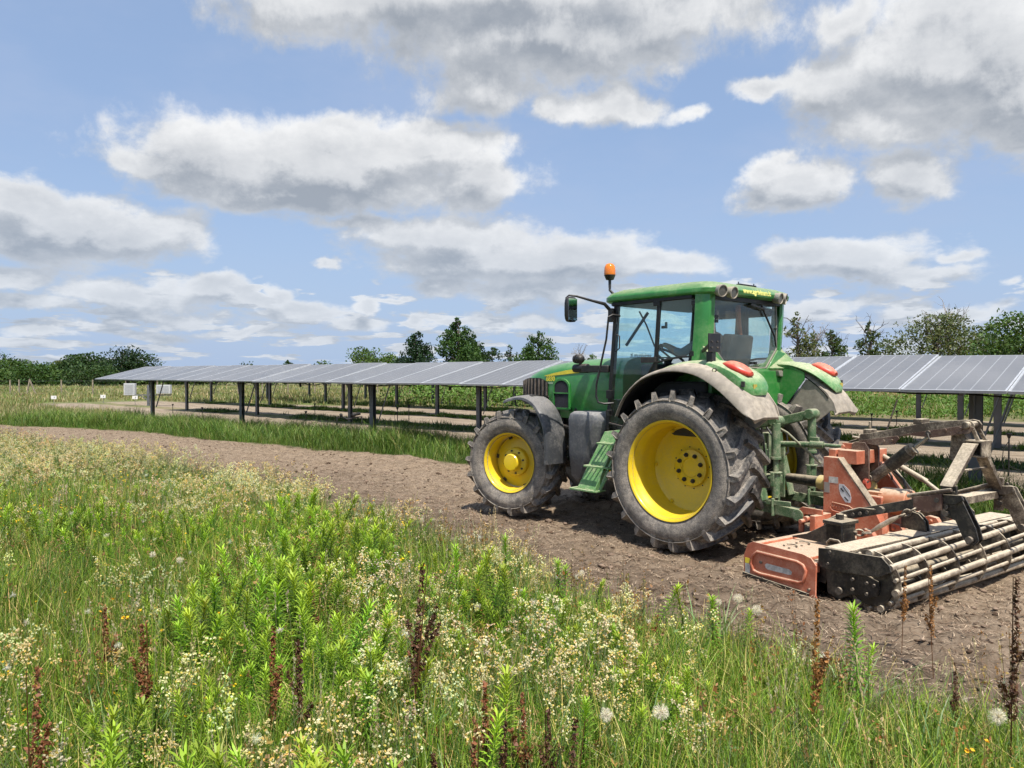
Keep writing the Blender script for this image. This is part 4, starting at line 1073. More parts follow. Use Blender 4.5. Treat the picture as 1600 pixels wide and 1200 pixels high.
m = MB(); m.tube([(-.62, -.2, 1.10), (-.50, -.18, 1.2), (-.35, -.16, 1.22)], .014, 8); m.tube([(-.52, -.2, 1.12), (-.40, -.2, 1.24)], .02, 8); H_('grey_pipe', m, M_rust)
# rear A frame
m = MB()
# open box tube along Y on top
x0, x1, z0, z1, yy0, yy1, t = -1.70, -1.54, 1.14, 1.285, -.10, .07, .012
m.bb(x0, x1, yy0, yy1, z1 - t, z1); m.bb(x0, x1, yy0, yy1, z0, z0 + t); m.bb(x0, x0 + t, yy0, yy1, z0 + t, z1 - t); m.bb(x1 - t, x1, yy0, yy1, z0 + t, z1 - t); m.bb(x0 + t, x1 - t, yy0, yy0 + .01, z0 + t, z1 - t)
m.box((-1.52, 0.0, 1.29), (.08, .10, .16), Matrix.Rotation(.5, 3, 'Y')); m.beam((-1.60, .05, 1.42), (-1.66, .05, 1.28), .02, .03); m.beam((-1.60, -.04, 1.42), (-1.68, -.04, 1.28), .02, .03)
m.prism([(-1.42, 1.36), (-1.40, 1.10), (-1.44, 1.08), (-1.50, 1.2), (-1.52, 1.36)], .0, .02)
H_('frame_top', m, M_hdust, .003)
for sy in (1, -1):
    m = MB()
    m.loft([[Vector((x, y, z)) for x, y in ((-1.565, yt + .015), (-1.675, yt + .015), (-1.675, yt - .04), (-1.565, yt - .04))] for yt, z in ((sy * .09 + (.02 if sy > 0 else .0), 1.26), (sy * .46 + (.04 if sy > 0 else .02), .92))]) if sy > 0 else m.loft([[Vector((x, y, z)) for x, y in ((-1.55, yt + .03), (-1.65, yt + .03), (-1.65, yt - .03), (-1.55, yt - .03))] for yt, z in ((-.14, 1.16), (-.47, .78))])
    lg = H_('frame_leg', m, M_hdust, .004)
    m = MB(); yb = sy * .47; m.bb(-1.69, -1.56, yb - .012, yb + .012, .74, .93) if sy > 0 else m.bb(-1.64, -1.56, yb - .012, yb + .012, .62, .92)
    fp = m.build('foot_plate', M_hblack if sy > 0 else M_hdust, lg, bevel=.003)
    m = MB()
    for z in (.87, .82): m.cyl((-1.67, yb, z), (-1.67, yb + .02, z), .014, n=8)
    build_each(m, 'foot_bolt', M_bolt, fp)
m = MB(); m.beam((-1.60, .33, 1.03), (-1.60, -.36, 1.03), .03, .012); H_('frame_tie', m, M_hdust, .002)
# parallel lower bars
for y, dz in ((.50, 0), (-.42, 0)):
    m = MB(); m.prism([(-.66, .52), (-.68, .575), (-.76, .60), (-1.38, .79), (-1.60, .85), (-1.74, .86), (-1.76, .82), (-1.70, .78), (-1.57, .77), (-1.40, .71), (-.74, .505)], y - .011, y + .011)
    lb = H_('lower_bar', m, M_hblack if y > 0 else M_hdust, .003)
    m = MB()
    for x, z in ((-.78, .555), (-.85, .575), (-.92, .597), (-1.0, .62)): m.cyl((x, y + .011, z), (x, y + .018, z), .017, n=10)
    m.cyl((-1.06, y + .011, .64), (-1.06, y + .05, .64), .034, n=10); m.cyl((-1.56, y + .011, .80), (-1.56, y + .05, .80), .022, n=8); build_each(m, 'bar_bolt', M_bolt, lb)
m = MB(); m.cyl((-1.30, .52, .80), (-1.68, .54, .90), .018, n=10); m.cyl((-1.28, -.40, .75), (-1.62, -.38, .88), .018, n=10); m.cyl((-.70, .55, .52), (-.70, -.45, .52), .025, n=12); m.bb(-1.62, -1.5, -.45, .5, .735, .80); H_('cross_shaft', m, M_hdust, .003)
m = MB(); m.prism([(-1.36, .70), (-1.36, .80), (-1.60, .86), (-1.60, .72), (-1.48, .68)], .515, .545); H_('bar_doubler', m, M_brown, .003)
# roller carrier flaps
for y, mt in ((.47, M_hblack), (-.47, M_hdust)):
    for q in (0, .07):
        m = MB(); m.prism([(-1.60, .66), (-1.60, .83), (-1.66, .85), (-1.72, .84), (-1.84, .60), (-1.865, .50), (-1.83, .455), (-1.77, .46), (-1.73, .53), (-1.68, .64)], y - q - .007, y - q + .007)
        fl = H_('roller_flap', m, mt, .002)
        if q == 0:
            m = MB()
            for x, z in ((-1.615, .80), (-1.615, .745), (-1.615, .69)): m.cyl((x, y + .007, z), (x, y + .04, z), .022, n=8)
            m.cyl((-1.80, y + .007, .50), (-1.80, y + .04, .50), .028, n=10); build_each(m, 'flap_bolt', M_bolt, fl)
# beam above the roller
m = MB(); m.bb(-1.31, -1.10, -1.42, 1.42, .335, .435)
bm_ = H_('roller_beam', m, M_hdust, .008)
for y0 in (.10, -.75):
    m = MB()
    for q in (0, .05):
        m.prism([(-1.04, .44), (-1.04, .58), (-1.11, .61), (-1.20, .59), (-1.26, .53), (-1.28, .40), (-1.22, .38), (-1.1, .44)], y0 + q - .008, y0 + q + .008)
    H_('beam_clamp', m, M_hblack, .003)
# black side plates of the roller
for sy in (1, -1):
    y = sy * 1.43
    m = MB(); m.prism([(-1.05, .26), (-1.05, .415), (-1.18, .43), (-1.40, .435), (-1.60, .445), (-1.665, .385), (-1.675, .34), (-1.58, .285), (-1.46, .27), (-1.36, .265), (-1.28, .255)], y - .008, y + .008)
    m.prism([(-1.10, .25), (-1.24, .26), (-1.34, .27), (-1.45, .27), (-1.56, .24), (-1.56, .13), (-1.46, .08), (-1.40, .10), (-1.32, .08), (-1.22, .02), (-1.12, .05)], y - .035, y - .02)
    sp = H_('side_plate', m, M_hblack, .003)
    m = MB()
    for x, z in ((-1.16, .40), (-1.14, .30), (-1.36, .22), (-1.48, .215), (-1.48, .13), (-1.36, .14), (-1.54, .21)): m.cyl((x, y, z), (x, y + sy * .018, z), .013, n=8)
    m.cyl((-1.24, y, .10), (-1.24, y + sy * .02, .10), .03, n=12); build_each(m, 'side_bolt', M_bolt, sp)
# cage roller: spiral bars over rings
RC = Vector((-1.475, 0, .225)); RR = .225
rl = None
m = MB()
for y in (1.36, .92, .46, 0, -.46, -.92, -1.36):
    secs = [(RR - .06, y - .006), (RR + .016, y - .006), (RR + .016, y + .006), (RR - .06, y + .006)]
    m.lathe([(r, a) for r, a in secs], (RC.x, 0, RC.z), n=40, closed=True)
rl = H_('cage_roller', m, M_hdust, 0, 30)
m = MB(); m.cyl((RC.x, -1.40, RC.z), (RC.x, 1.40, RC.z), .04, n=14)
for y in (1.375, -1.375): m.lathe([(0.04, y), (RR - .03, y), (RR - .03, y + .01), (.04, y + .01)], (RC.x, 0, RC.z), n=36, closed=True)
m.build('roller_axle', M_hblack, rl)
nb = 14
for k in range(nb):
    ph = 2 * PI * k / nb; m = MB(); pth = []
    for j in range(15):
        y = 1.40 - 2.80 * j / 14; a = ph + .55 * j / 14
        pth.append((RC.x + RR * math.sin(a) * .97, y, RC.z + RR * math.cos(a) * .97))
    m.tube(pth, .028 if k % 2 == 0 else .016, 10); m.build('roller_bar', M_rust, rl, smooth=50)
# tines below the trough
for k in range(12):
    y = -1.35 + k * .245
    for s_ in (-.07, .07):
        m = MB(); m.beam((-.68, y + s_, .18), (-.70, y + s_, -.10), .02, .05, up=(1, 0, 0)); H_('tine', m, M_hdust, .002)
# safety chain with turnbuckle
def chain(p0, p1, sag, n, L, r):
    mm = MB()
    for i in range(n):
        t0 = i / n; t1 = (i + 1.25) / n
        def pt(t): t = min(t, 1); q = p0.lerp(p1, t); q.z -= sag * 4 * t * (1 - t); return q
        a, b = pt(t0), pt(t1); d = (b - a).normalized(); s = d.cross(Vector((0, 0, 1))).normalized()
        if i % 2: s = d.cross(s).normalized()
        w = r * 3.0; ln = (b - a).length
        loop = []
        for q in range(13):
            an = 2 * PI * q / 12
            loop.append(a + d * (ln / 2 + (ln / 2) * math.cos(an)) + s * w * math.sin(an))
        mm.tube(loop, r, 6, caps=False)
    return mm
ch = chain(Vector((-1.05, .66, .45)), Vector((-.86, .80, .50)), .03, 4, .05, .009); sc_ = H_('safety_chain', ch, M_hdust, 0, 60)
ch = chain(Vector((-1.46, .50, .78)), Vector((-1.26, .58, .62)), .01, 5, .05, .009); ch.build('chain_links', M_hdust, sc_, smooth=60)
m = MB(); m.tube([(-1.26, .58, .62), (-1.20, .60, .58), (-1.12, .63, .52), (-1.05, .66, .46)], [.012, .022, .022, .012], 10); m.build('turnbuckle', M_rust, sc_)
m = MB(); m.tube([(-.70, .86, .40), (-.72, .84, .52), (-.80, .70, .60), (-.9, .6, .64), (-1.02, .56, .64)], .012, 8); H_('bent_rod', m, M_hblack)
# low cross members and rear boards between trough and roller
m = MB(); m.bb(-1.10, -.98, -1.4, 1.4, .12, .30); m.bb(-1.32, -1.20, -1.38, 1.38, .05, .32); H_('rear_board', m, M_hblack, .004)
for y in (.52, .05, -.30, -.62, -.95):
    m = MB(); m.prism([(-.84, .33), (-.84, .42), (-.90, .45), (-.98, .44), (-1.02, .38), (-1.0, .33)], y - .03, y + .03); m.cyl((-.93, y - .05, .40), (-.93, y + .05, .40), .018, n=8); H_('trough_lug', m, M_orange, .005)
# ------------------------------------------------------------------ ground
def _hash(ix, iy, seed):
    h = (ix.astype(np.int64) * 374761393 + iy.astype(np.int64) * 668265263 + seed * 974634777) & 0x7fffffff
    h = ((h ^ (h >> 13)) * 1274126177) & 0x7fffffff
    return ((h ^ (h >> 16)) & 0xffff) / 65535.0
def vnoise(x, y, seed=0):
    ix = np.floor(x); iy = np.floor(y); fx = x - ix; fy = y - iy
    fx = fx * fx * (3 - 2 * fx); fy = fy * fy * (3 - 2 * fy)
    a = _hash(ix, iy, seed); b = _hash(ix + 1, iy, seed); c = _hash(ix, iy + 1, seed); d = _hash(ix + 1, iy + 1, seed)
    return (a * (1 - fx) + b * fx) * (1 - fy) + (c * (1 - fx) + d * fx) * fy
def fbm(x, y, o=4, seed=0, g=.5):
    s = 0; a = 1; t = 0
    for k in range(o):
        s = s + a * vnoise(x * 2 ** k + 17.3 * k, y * 2 ** k - 9.1 * k, seed + k); t += a; a *= g
    return s / t
def sst(x, a, b):
    t = np.clip((x - a) / (b - a), 0, 1); return t * t * (3 - 2 * t)
UX, UY = .678, .735            # across the panel rows, away from the camera
def U_(x, y): return UX * x + UY * y
def T_(x, y): return -UY * x + UX * y
def XY_(u, t): return UX * u - UY * t, UY * u + UX * t
def near_edge(t): return 4.45 + 1.55 * sst(t, 1, 13) - 1.0 * sst(t, 16, 26)
def far_edge(t): return 10.9 - .9 * sst(t, 12, 24) - 2.2 * sst(t, 25, 34)
def soil_mask(x, y):
    u = U_(x, y); t = T_(x, y); w = (fbm(x * .9, y * .9, 3, 5) - .5) * .7
    return sst(u + w, near_edge(t) - .15, near_edge(t) + .15) * (1 - sst(u + w, far_edge(t) - .15, far_edge(t) + .15))
def gz(x, y):
    x = np.asarray(x, float); y = np.asarray(y, float)
    m = soil_mask(x, y)
    rough = (fbm(x * 5, y * 5, 4, 11, .6) - .5) * .15 + (fbm(x * 1.3, y * 1.3, 2, 3) - .5) * .08
    # furrow edges left by the machine, along its heading
    hx, hy = -math.cos(.836), math.sin(.836)
    q = -hy * (x - 2.49) + hx * (y - 8.8)
    ridge = .05 * np.exp(-((np.abs(q) - 1.75) / .22) ** 2)
    d = np.hypot(x, y)
    fade = 1 - sst(d, 30, 60)
    und = (fbm(x * .35, y * .35, 2, 8) - .5) * .06
    rut = -.035 * (np.exp(-((np.abs(q) - .88) / .20) ** 2)) * (.6 + .6 * vnoise(x * 2, y * 2, 9)) + .018 * np.sin(q * 25 + 2 * vnoise(x * .7, y * .7, 4)) * sst(np.abs(q), 1.9, 2.3)
    return (m * (rough + ridge * .6 + rut - .01) + (1 - m) * ((fbm(x * 2.2, y * 2.2, 3, 21) - .5) * .06)) * fade + und * fade - .005

def axis(lo, hi, d0, far_lo, far_hi, g):
    c = list(np.arange(lo, hi + 1e-6, d0)); s = d0; v = hi
    up = []
    while v < far_hi: s *= g; v += s; up.append(v)
    s = d0; v = lo; dn = []
    while v > far_lo: s *= g; v -= s; dn.append(v)
    return np.array(dn[::-1] + c + up)
gx = axis(-9, 7.5, .045, -2600, 2600, 1.035); gy = axis(2.0, 17, .045, -60, 4000, 1.03)
GX, GY = np.meshgrid(gx, gy); nxg, nyg = len(gx), len(gy)
gv = np.stack([GX.ravel(), GY.ravel(), gz(GX, GY).ravel()], 1)
ii = (np.arange(nyg - 1)[:, None] * nxg + np.arange(nxg - 1)[None, :]).ravel()
gf = np.stack([ii, ii + 1, ii + 1 + nxg, ii + nxg], 1)

def mat_ground():
    m, N, b = newmat('ground_soil_and_turf')
    pos = N.geo('Position'); x, y, z = N.sep(pos)
    u = N.math('ADD', N.math('MULTIPLY', x, UX), N.math('MULTIPLY', y, UY))
    t = N.math('ADD', N.math('MULTIPLY', x, -UY), N.math('MULTIPLY', y, UX))
    P = N.comb(x, y, 0.0)
    n1 = N.noise(P, .9, 4, .6); n2 = N.noise(P, 6, 5, .62); n3 = N.noise(P, 38, 4, .6); nb = N.noise(P, .22, 3, .5)
    us = N.math('ADD', u, N.math('MULTIPLY', N.math('SUBTRACT', n1, .5), 1.0))
    ne = N.math('ADD', N.math('SUBTRACT', N.ss(t, 1, 13, 4.45, 6.0), 0.0), N.ss(t, 16, 26, 0.0, -1.0))
    fe = N.math('ADD', N.ss(t, 12, 24, 10.9, 10.0), N.ss(t, 25, 34, 0.0, -2.2))
    d1 = N.ss(N.math('SUBTRACT', us, ne), -.15, .15)
    d2 = N.ss(N.math('SUBTRACT', us, fe), .15, -.15)
    band = N.math('MULTIPLY', d1, d2)
    # beds between the rows, as far as y + x / 2 = 38
    yb = N.math('ADD', N.math('ADD', y, N.math('MULTIPLY', x, .5)), N.math('MULTIPLY', N.math('SUBTRACT', n1, .5), 3.0))
    beds = N.math('MULTIPLY', N.ss(us, 13.6, 14.0), N.ss(yb, 40, 38.5))
    beds = N.math('MULTIPLY', beds, N.ss(t, 55, 51))
    k = N.math('FRACT', N.math('DIVIDE', N.math('SUBTRACT', us, 15.0), 4.92))      # green strips under the rows
    strip = N.math('MULTIPLY', N.ss(k, .40, .47), N.ss(k, .72, .64))
    beds = N.math('MULTIPLY', beds, N.math('SUBTRACT', 1.0, N.math('MULTIPLY', strip, .85)))
    # soil: dry crumbs, fibres, damp patches; darker where it was turned last, along the meadow edge
    fib = N.noise(N.comb(N.math('MULTIPLY', x, 9.0), N.math('MULTIPLY', y, 30.0), 0.0), 3.0, 3, .6, .8)
    dry = N.mix(N.ss(n2, .32, .68), (.118, .079, .050), (.272, .202, .138))
    dry = N.mix(N.ss(n3, .35, .75), dry, (.31, .24, .165))
    dry = N.mix(N.ss(fib, .60, .76, 0, .5), dry, (.42, .34, .25))
    dampm = N.math('MULTIPLY', N.ss(N.math('ADD', N.math('SUBTRACT', us, ne), N.math('MULTIPLY', N.math('SUBTRACT', nb, .5), 3.0)), 3.2, .4), .85)
    fresh = N.mix(N.ss(n2, .3, .7), (.046, .031, .021), (.135, .098, .070))
    soil = N.mix(dampm, dry, fresh)
    bedc = N.mix(N.ss(N.noise(N.comb(N.math('MULTIPLY', u, 2.2), N.math('MULTIPLY', t, .25), 0.0), 2.0, 4, .6), .3, .7), (.20, .155, .11), (.355, .285, .205))
    turf = N.mix(N.ss(n2, .3, .7), (.030, .045, .012), (.085, .10, .035))
    mead = N.mix(N.ss(n1, .3, .7), (.085, .12, .028), (.17, .18, .065))
    mead = N.mix(N.ss(N.noise(P, .09, 3, .6), .42, .62, 0, .75), mead, (.24, .19, .11))
    far = N.ss(y, 18, 34)
    green = N.mix(far, turf, mead)
    soil2 = N.mix(N.ss(u, 11.5, 14), soil, bedc)
    c = N.mix(N.math('MAXIMUM', band, beds), green, soil2)
    N.put(b.inputs['Base Color'], c); b.inputs['Roughness'].default_value = .95
    b.inputs['Specular IOR Level'].default_value = .15
    hgt = N.math('ADD', N.math('MULTIPLY', n3, .5), N.math('MULTIPLY', N.noise(P, 120, 3, .6), .25))
    hgt = N.math('ADD', hgt, N.math('MULTIPLY', fib, .35))
    N.put(b.inputs['Normal'], N.bump(hgt, .9, .018))
    return m
gnd = npmesh('ground', gv, gf, None, [mat_ground()], smooth=True); gnd['kind'] = 'structure'

def mat_vcol(name, rough=.7, trans=0.0, spec=.3):
    m, N, b = newmat(name)
    c = N.attr('Col')
    N.put(b.inputs['Base Color'], c); b.inputs['Roughness'].default_value = rough; b.inputs['Specular IOR Level'].default_value = spec
    if trans:
        t = m.node_tree; out = t.nodes['Material Output']
        tl = N.new('ShaderNodeBsdfTranslucent'); mx = N.new('ShaderNodeMixShader'); mx.inputs[0].default_value = trans
        N.l.new(N.mix(1.0, c, (1.35, 1.25, .55), 'MULTIPLY'), tl.inputs[0])
        N.l.new(b.outputs[0], mx.inputs[1]); N.l.new(tl.outputs[0], mx.inputs[2]); N.l.new(mx.outputs[0], out.inputs[0])
    return m
M_leafcol = mat_vcol('plant_colours', .5, .22)
M_soilcol = mat_vcol('soil_colours', .95, 0, .1)

def in_band(n, seed, tlo=-9, thi=34, near=True):
    r = np.random.default_rng(seed); out = []
    t = r.uniform(tlo, thi, n); u = r.uniform(3.6, 11, n); x, y = XY_(u, t)
    ok = (y > 2.5) & (r.random(n) < np.clip(12 / (np.hypot(x, y) + 1), 0, 1) ** 1.3) & (soil_mask(x, y) > .35)
    return x[ok], y[ok]
# clods: crumpled lumps of turned earth
def blob_tpl(seed):
    r = np.random.default_rng(seed)
    P = (1 + 5 ** .5) / 2
    v = np.array([(-1, P, 0), (1, P, 0), (-1, -P, 0), (1, -P, 0), (0, -1, P), (0, 1, P), (0, -1, -P), (0, 1, -P), (P, 0, -1), (P, 0, 1), (-P, 0, -1), (-P, 0, 1)], float)
    v /= np.linalg.norm(v[0]); v *= r.uniform(.45, 1.3, (12, 1))
    f = np.array([(0, 11, 5), (0, 5, 1), (0, 1, 7), (0, 7, 10), (0, 10, 11), (1, 5, 9), (5, 11, 4), (11, 10, 2), (10, 7, 6), (7, 1, 8), (3, 9, 4), (3, 4, 2), (3, 2, 6), (3, 6, 8), (3, 8, 9), (4, 9, 5), (2, 4, 11), (6, 2, 10), (8, 6, 7), (9, 8, 1)])
    return v, f
def scatter(tpls, x, y, z, s, rz, cols=None, tilt=None, which=None, seed=1):
    """tpls: list of (verts, faces, colour or None); returns stacked arrays"""
    r = np.random.default_rng(seed); n = len(x)
    which = r.integers(0, len(tpls), n) if which is None else which
    VV = []; FF = []; CC = []; base = 0
    for k, tp in enumerate(tpls):
        idx = np.nonzero(which == k)[0]
        if not len(idx): continue
        v, f = tp[0], tp[1]; c = tp[2] if len(tp) > 2 else None
        m = len(idx); ca, sa = np.cos(rz[idx]), np.sin(rz[idx])
        S = s[idx] if s.ndim == 1 else s[idx]
        if S.ndim == 1: S = np.repeat(S[:, None], 3, 1)
        P = v[None] * S[:, None, :]
        if tilt is not None:
            P = P.copy(); P[:, :, 0] += P[:, :, 2] * tilt[idx, 0][:, None]; P[:, :, 1] += P[:, :, 2] * tilt[idx, 1][:, None]
        X = P[:, :, 0] * ca[:, None] - P[:, :, 1] * sa[:, None] + x[idx][:, None]
        Y = P[:, :, 0] * sa[:, None] + P[:, :, 1] * ca[:, None] + y[idx][:, None]
        Z = P[:, :, 2] + z[idx][:, None]
        VV.append(np.stack([X, Y, Z], 2).reshape(-1, 3))
        FF.append((f[None] + (np.arange(m) * len(v))[:, None, None]).reshape(-1, f.shape[1]) + base); base += m * len(v)
        cc = np.ones((m, len(v), 3)) if c is None else np.repeat(c[None], m, 0)
        if cols is not None: cc = cc * cols[idx][:, None, :]
        CC.append(cc.reshape(-1, 3))
    return np.concatenate(VV), np.concatenate(FF), np.concatenate(CC)
cx_, cy_ = in_band(30000, 31)
r = np.random.default_rng(5); n = len(cx_)
sz = r.gamma(1.3, .006, n) + .004; sz = np.where(r.random(n) < .02, sz * 2.2, sz); sz = np.minimum(sz, .042)
tone = r.uniform(.55, 1.25, (n, 1)) * np.where(r.random((n, 1)) < .3, np.array([[.10, .065, .043]]), np.array([[.25, .18, .13]]))
S3 = np.stack([sz * r.uniform(.7, 1.5, n), sz * r.uniform(.7, 1.5, n), sz * r.uniform(.35, .7, n)], 1)
v_, f_, c_ = scatter([blob_tpl(k) for k in range(5)], cx_, cy_, gz(cx_, cy_) + sz * .25, S3, r.uniform(0, 6.28, n), tone)
o = npmesh('soil_clods', v_, f_, c_, [M_soilcol]); tag(o, 'brown crumbs and clods of earth lying on the tilled strip', 'soil clods', kind='stuff')
# dry straw and root fibres lying on the soil
cx_, cy_ = in_band(210000, 37)
n = len(cx_)
L = r.uniform(.02, .11, n); wd = r.uniform(.0015, .006, n)
sl_v = np.array([(-.5, -.5, 0), (.5, -.5, .0), (.5, .5, .0), (-.5, .5, 0)], float); sl_v2 = np.array([(-.5, -.5, 0), (0, -.5, .18), (.5, -.5, .0), (.5, .5, .0), (0, .5, .18), (-.5, .5, 0)], float)
S3 = np.stack([L, wd, L * .5], 1)
tone = np.where(r.random((n, 1)) < .45, r.uniform(.7, 1.2, (n, 1)) * np.array([[.46, .35, .24]]), r.uniform(.5, 1.3, (n, 1)) * np.array([[.20, .13, .085]]))
v_, f_, c_ = scatter([(sl_v2, np.array([(0, 1, 4, 5), (1, 2, 3, 4)]))], cx_, cy_, gz(cx_, cy_) + r.uniform(.004, .02, n), S3, r.uniform(0, 6.28, n), tone, tilt=r.normal(0, .6, (n, 2)))
o = npmesh('straw_litter', v_, f_, c_, [M_soilcol]); tag(o, 'bits of dry straw and roots strewn over the tilled soil', 'straw', kind='stuff')
# ------------------------------------------------------------------ solar panel rows
M_alu = mat_simple('panel_frame_alu', (.48, .49, .50), .45, .2)
M_post = mat_paint('galvanised_post', (.15, .155, .165), .5, .35, dust=.3, top=.4, dcol=(.16, .16, .155))
M_cable = mat_simple('black_cable', (.01, .01, .01), .6)
def mat_panel():
    m, N, b = newmat('solar_glass')
    oc = N.coord('Object'); x, y, z = N.sep(oc)
    # six columns of cells over the width, twelve over the length
    def lines(c, n, w):
        f = N.math('FRACT', N.math('MULTIPLY', c, n)); a = N.math('ABSOLUTE', N.math('SUBTRACT', f, .5))
        return N.ss(a, .5 - w * n, .5 - w * n * .45)
    lx = lines(N.math('ADD', x, .6), 1 / .203, .0075)
    ly = lines(y, 1 / .17, .0022)
    g = N.math('MAXIMUM', lx, N.math('MULTIPLY', ly, .25))
    n = N.noise(N.geo('Position'), .8, 4, .6)
    cell = N.mix(N.ss(n, .3, .7), (.15, .15, .153), (.20, .20, .203))
    oi = N.new('ShaderNodeObjectInfo').outputs['Random']; cell = N.mix(N.math('MULTIPLY', oi, .35), cell, (.11, .112, .118))
    N.put(b.inputs['Base Color'], N.mix(g, cell, (.34, .345, .35)))
    N.put(b.inputs['Roughness'], N.ss(n, .3, .7, .34, .46)); b.inputs['Specular IOR Level'].default_value = .4
    b.inputs['Coat Weight'].default_value = .0
    return m
M_panel = mat_panel()
YL, ZL, YH, ZH = -1.0, 1.64, 1.02, 2.15
SL = math.atan2(ZH - ZL, YH - YL); PL = math.hypot(ZH - ZL, YH - YL)
MW = 1.27
def mesh_module():
    fr = MB(); t = .035; hw = MW / 2 - .006; e = .024
    for a, b_, c, d in ((-hw, hw, 0, e), (-hw, hw, PL - e, PL), (-hw, -hw + e, e, PL - e), (hw - e, hw, e, PL - e)):
        fr.bb(a, b_, c, d, -t, .004)
    return fr
mod_fr = None
rows = []
def solar_row(u0, phase, t_end, t_start, label, detail):
    global mod_fr
    nm = int((t_end - t_start) / MW)
    ox, oy = XY_(u0, t_end)
    r_ = empty('solar_panel_row', (ox, oy, 0), math.atan2(-UY, UX) + 0.0)
    # local X runs towards smaller t (to the right and nearer), local Y away from the camera
    r_.rotation_euler = (0, 0, math.atan2(-UX, UY))
    tag(r_, label, 'solar panels', 'rows of solar panels')
    for k in range(nm):
        if mod_fr is None:
            f = mesh_module().build('solar_module', M_alu, r_, bevel=0)
            g = MB(); g.add([(-MW / 2 + .03, .024, .0), (MW / 2 - .03, .024, .0), (MW / 2 - .03, PL - .024, .0), (-MW / 2 + .03, PL - .024, .0)], [(0, 1, 2, 3)])
            gp = g.build('module_glass', M_panel, f, smooth=0, fix=False); mod_fr = (f, gp)
        else:
            f = mod_fr[0].copy(); COL.objects.link(f); f.parent = r_
            gp = mod_fr[1].copy(); COL.objects.link(gp); gp.parent = f
        f.location = (MW * (k + .5), YL, ZL + .02 * math.sin(k * 1.7) * .3); f.rotation_euler = (SL + .006 * math.sin(k * 2.3 + u0), .004 * math.sin(k * 1.1 + u0), 0)
    L = nm * MW
    m = MB(); m.beam((.1, 0, 1.80), (L - .1, 0, 1.80), .11, .11); m.build('torque_tube', M_post, r_)
    m = MB(); m.beam((.05, -.62, 1.66), (L - .05, -.62, 1.66), .05, .06); m.build('purlin', M_post, r_)
    m = MB(); m.beam((.05, .62, 1.97), (L - .05, .62, 1.97), .05, .06); m.build('purlin', M_post, r_)
    t = phase
    while t > t_start: t -= 7.0
    first = None
    while t < t_end:
        if t > t_start + .3:
            X = t_end - t
            if first is None:
                m = MB()
                m.bb(-.08, -.072, -.045, .045, -.1, 1.76); m.bb(-.072, .08, -.055, -.047, -.1, 1.76); m.bb(-.072, .08, .047, .055, -.1, 1.76)
                m.bb(-.09, .09, -.06, .06, 1.70, 1.75)
                ps = m.build('post', M_post, r_, bevel=0, smooth=0)
                b1 = MB(); b1.beam((.10, .10, .55), (.42, .30, 1.70), .05, .02); b1.build('brace', M_post, ps, smooth=0)
                b2 = MB(); b2.beam((0, -.85, 1.60), (0, .95, 2.04), .05, .08); b2.build('cross_rail', M_post, ps, smooth=0)
                if detail:
                    b3 = MB(); b3.prism([(-.09, 1.70), (-.09, 1.10), (-.14, 1.45), (-.16, 1.70)], -.01, .01, plane='YZ'); b3.build('gusset', M_post, ps, smooth=0)
                first = ps
            else:
                ps = first.copy(); COL.objects.link(ps); ps.parent = r_
                for c in first.children: d = c.copy(); COL.objects.link(d); d.parent = ps
            ps.location = (X, 0, float(gz(*XY_(u0, t))) * 0)
        t += 7.0
    if detail:
        m = MB(); pth = []
        n = int(L / .7)
        for i in range(n + 1):
            X = .2 + (L - .4) * i / n; pth.append((X, -.35, 1.60 - .04 * (i % 2) - .03 * math.sin(i * 1.3)))
        m.tube(pth, .012, 5); m.build('hanging_cable', M_cable, r_)
        for i in range(2, n, 9):
            m = MB(); m.box((.2 + (L - .4) * i / n, -.35, 1.52), (.05, .05, .09)); m.build('cable_connector', M_cable, r_, bevel=.01)
    return r_
solar_row(12.48, 2.55, 33.75, -9.0, 'nearest row of grey solar panels, running behind the tractor on thick posts', True)
solar_row(17.45, 17.55, 39.0, -7.0, 'second row of solar panels, mostly hidden behind the nearest row', True)
solar_row(22.4, 4.1, 48.8, -7.0, 'third row of solar panels, only its thin posts seen under the nearer rows', False)
solar_row(27.3, 6.0, 51.0, -4.0, 'fourth row of solar panels, far under the others', False)
solar_row(32.2, 8.5, 53.0, -2.0, 'last row of solar panels, farthest from the tractor, its posts against green weeds', False)

# ------------------------------------------------------------------ small things in the field
def gpt(px, py, z=0):
    x = (px - 800) / 1200; zz = -(py - 600) / 1200
    c, s = math.cos(PITCH), math.sin(PITCH)
    d = Vector((x, c + s * zz, -s + c * zz)); t = (z - CAMH) / d.z
    return Vector((d.x * t, d.y * t, z))
M_wht = mat_simple('white_board', (.75, .74, .70), .6)
for (px, py, lb) in ((84, 632, 'small white plot marker, leftmost of the three, in dry grass'), (161, 630, 'small white plot marker between the other two, in front of the long panel row'), (211, 632, 'small white plot marker under the left end of the solar panels')):
    p = gpt(px, py); s = empty('plot_marker', p); tag(s, lb, 'marker', 'white plot markers in the field')
    m = MB(); m.box((0, 0, .42), (.32, .02, .20)); m.build('board', M_wht, s, bevel=.003)
    m = MB(); m.cyl((0, .02, -.05), (0, .02, .5), .015, n=8); m.build('stake', M_post, s)
    m = MB(); m.bb(.02, .05, -.012, -.0105, .37, .47); m.build('printed_number', M_cable, s, smooth=0)
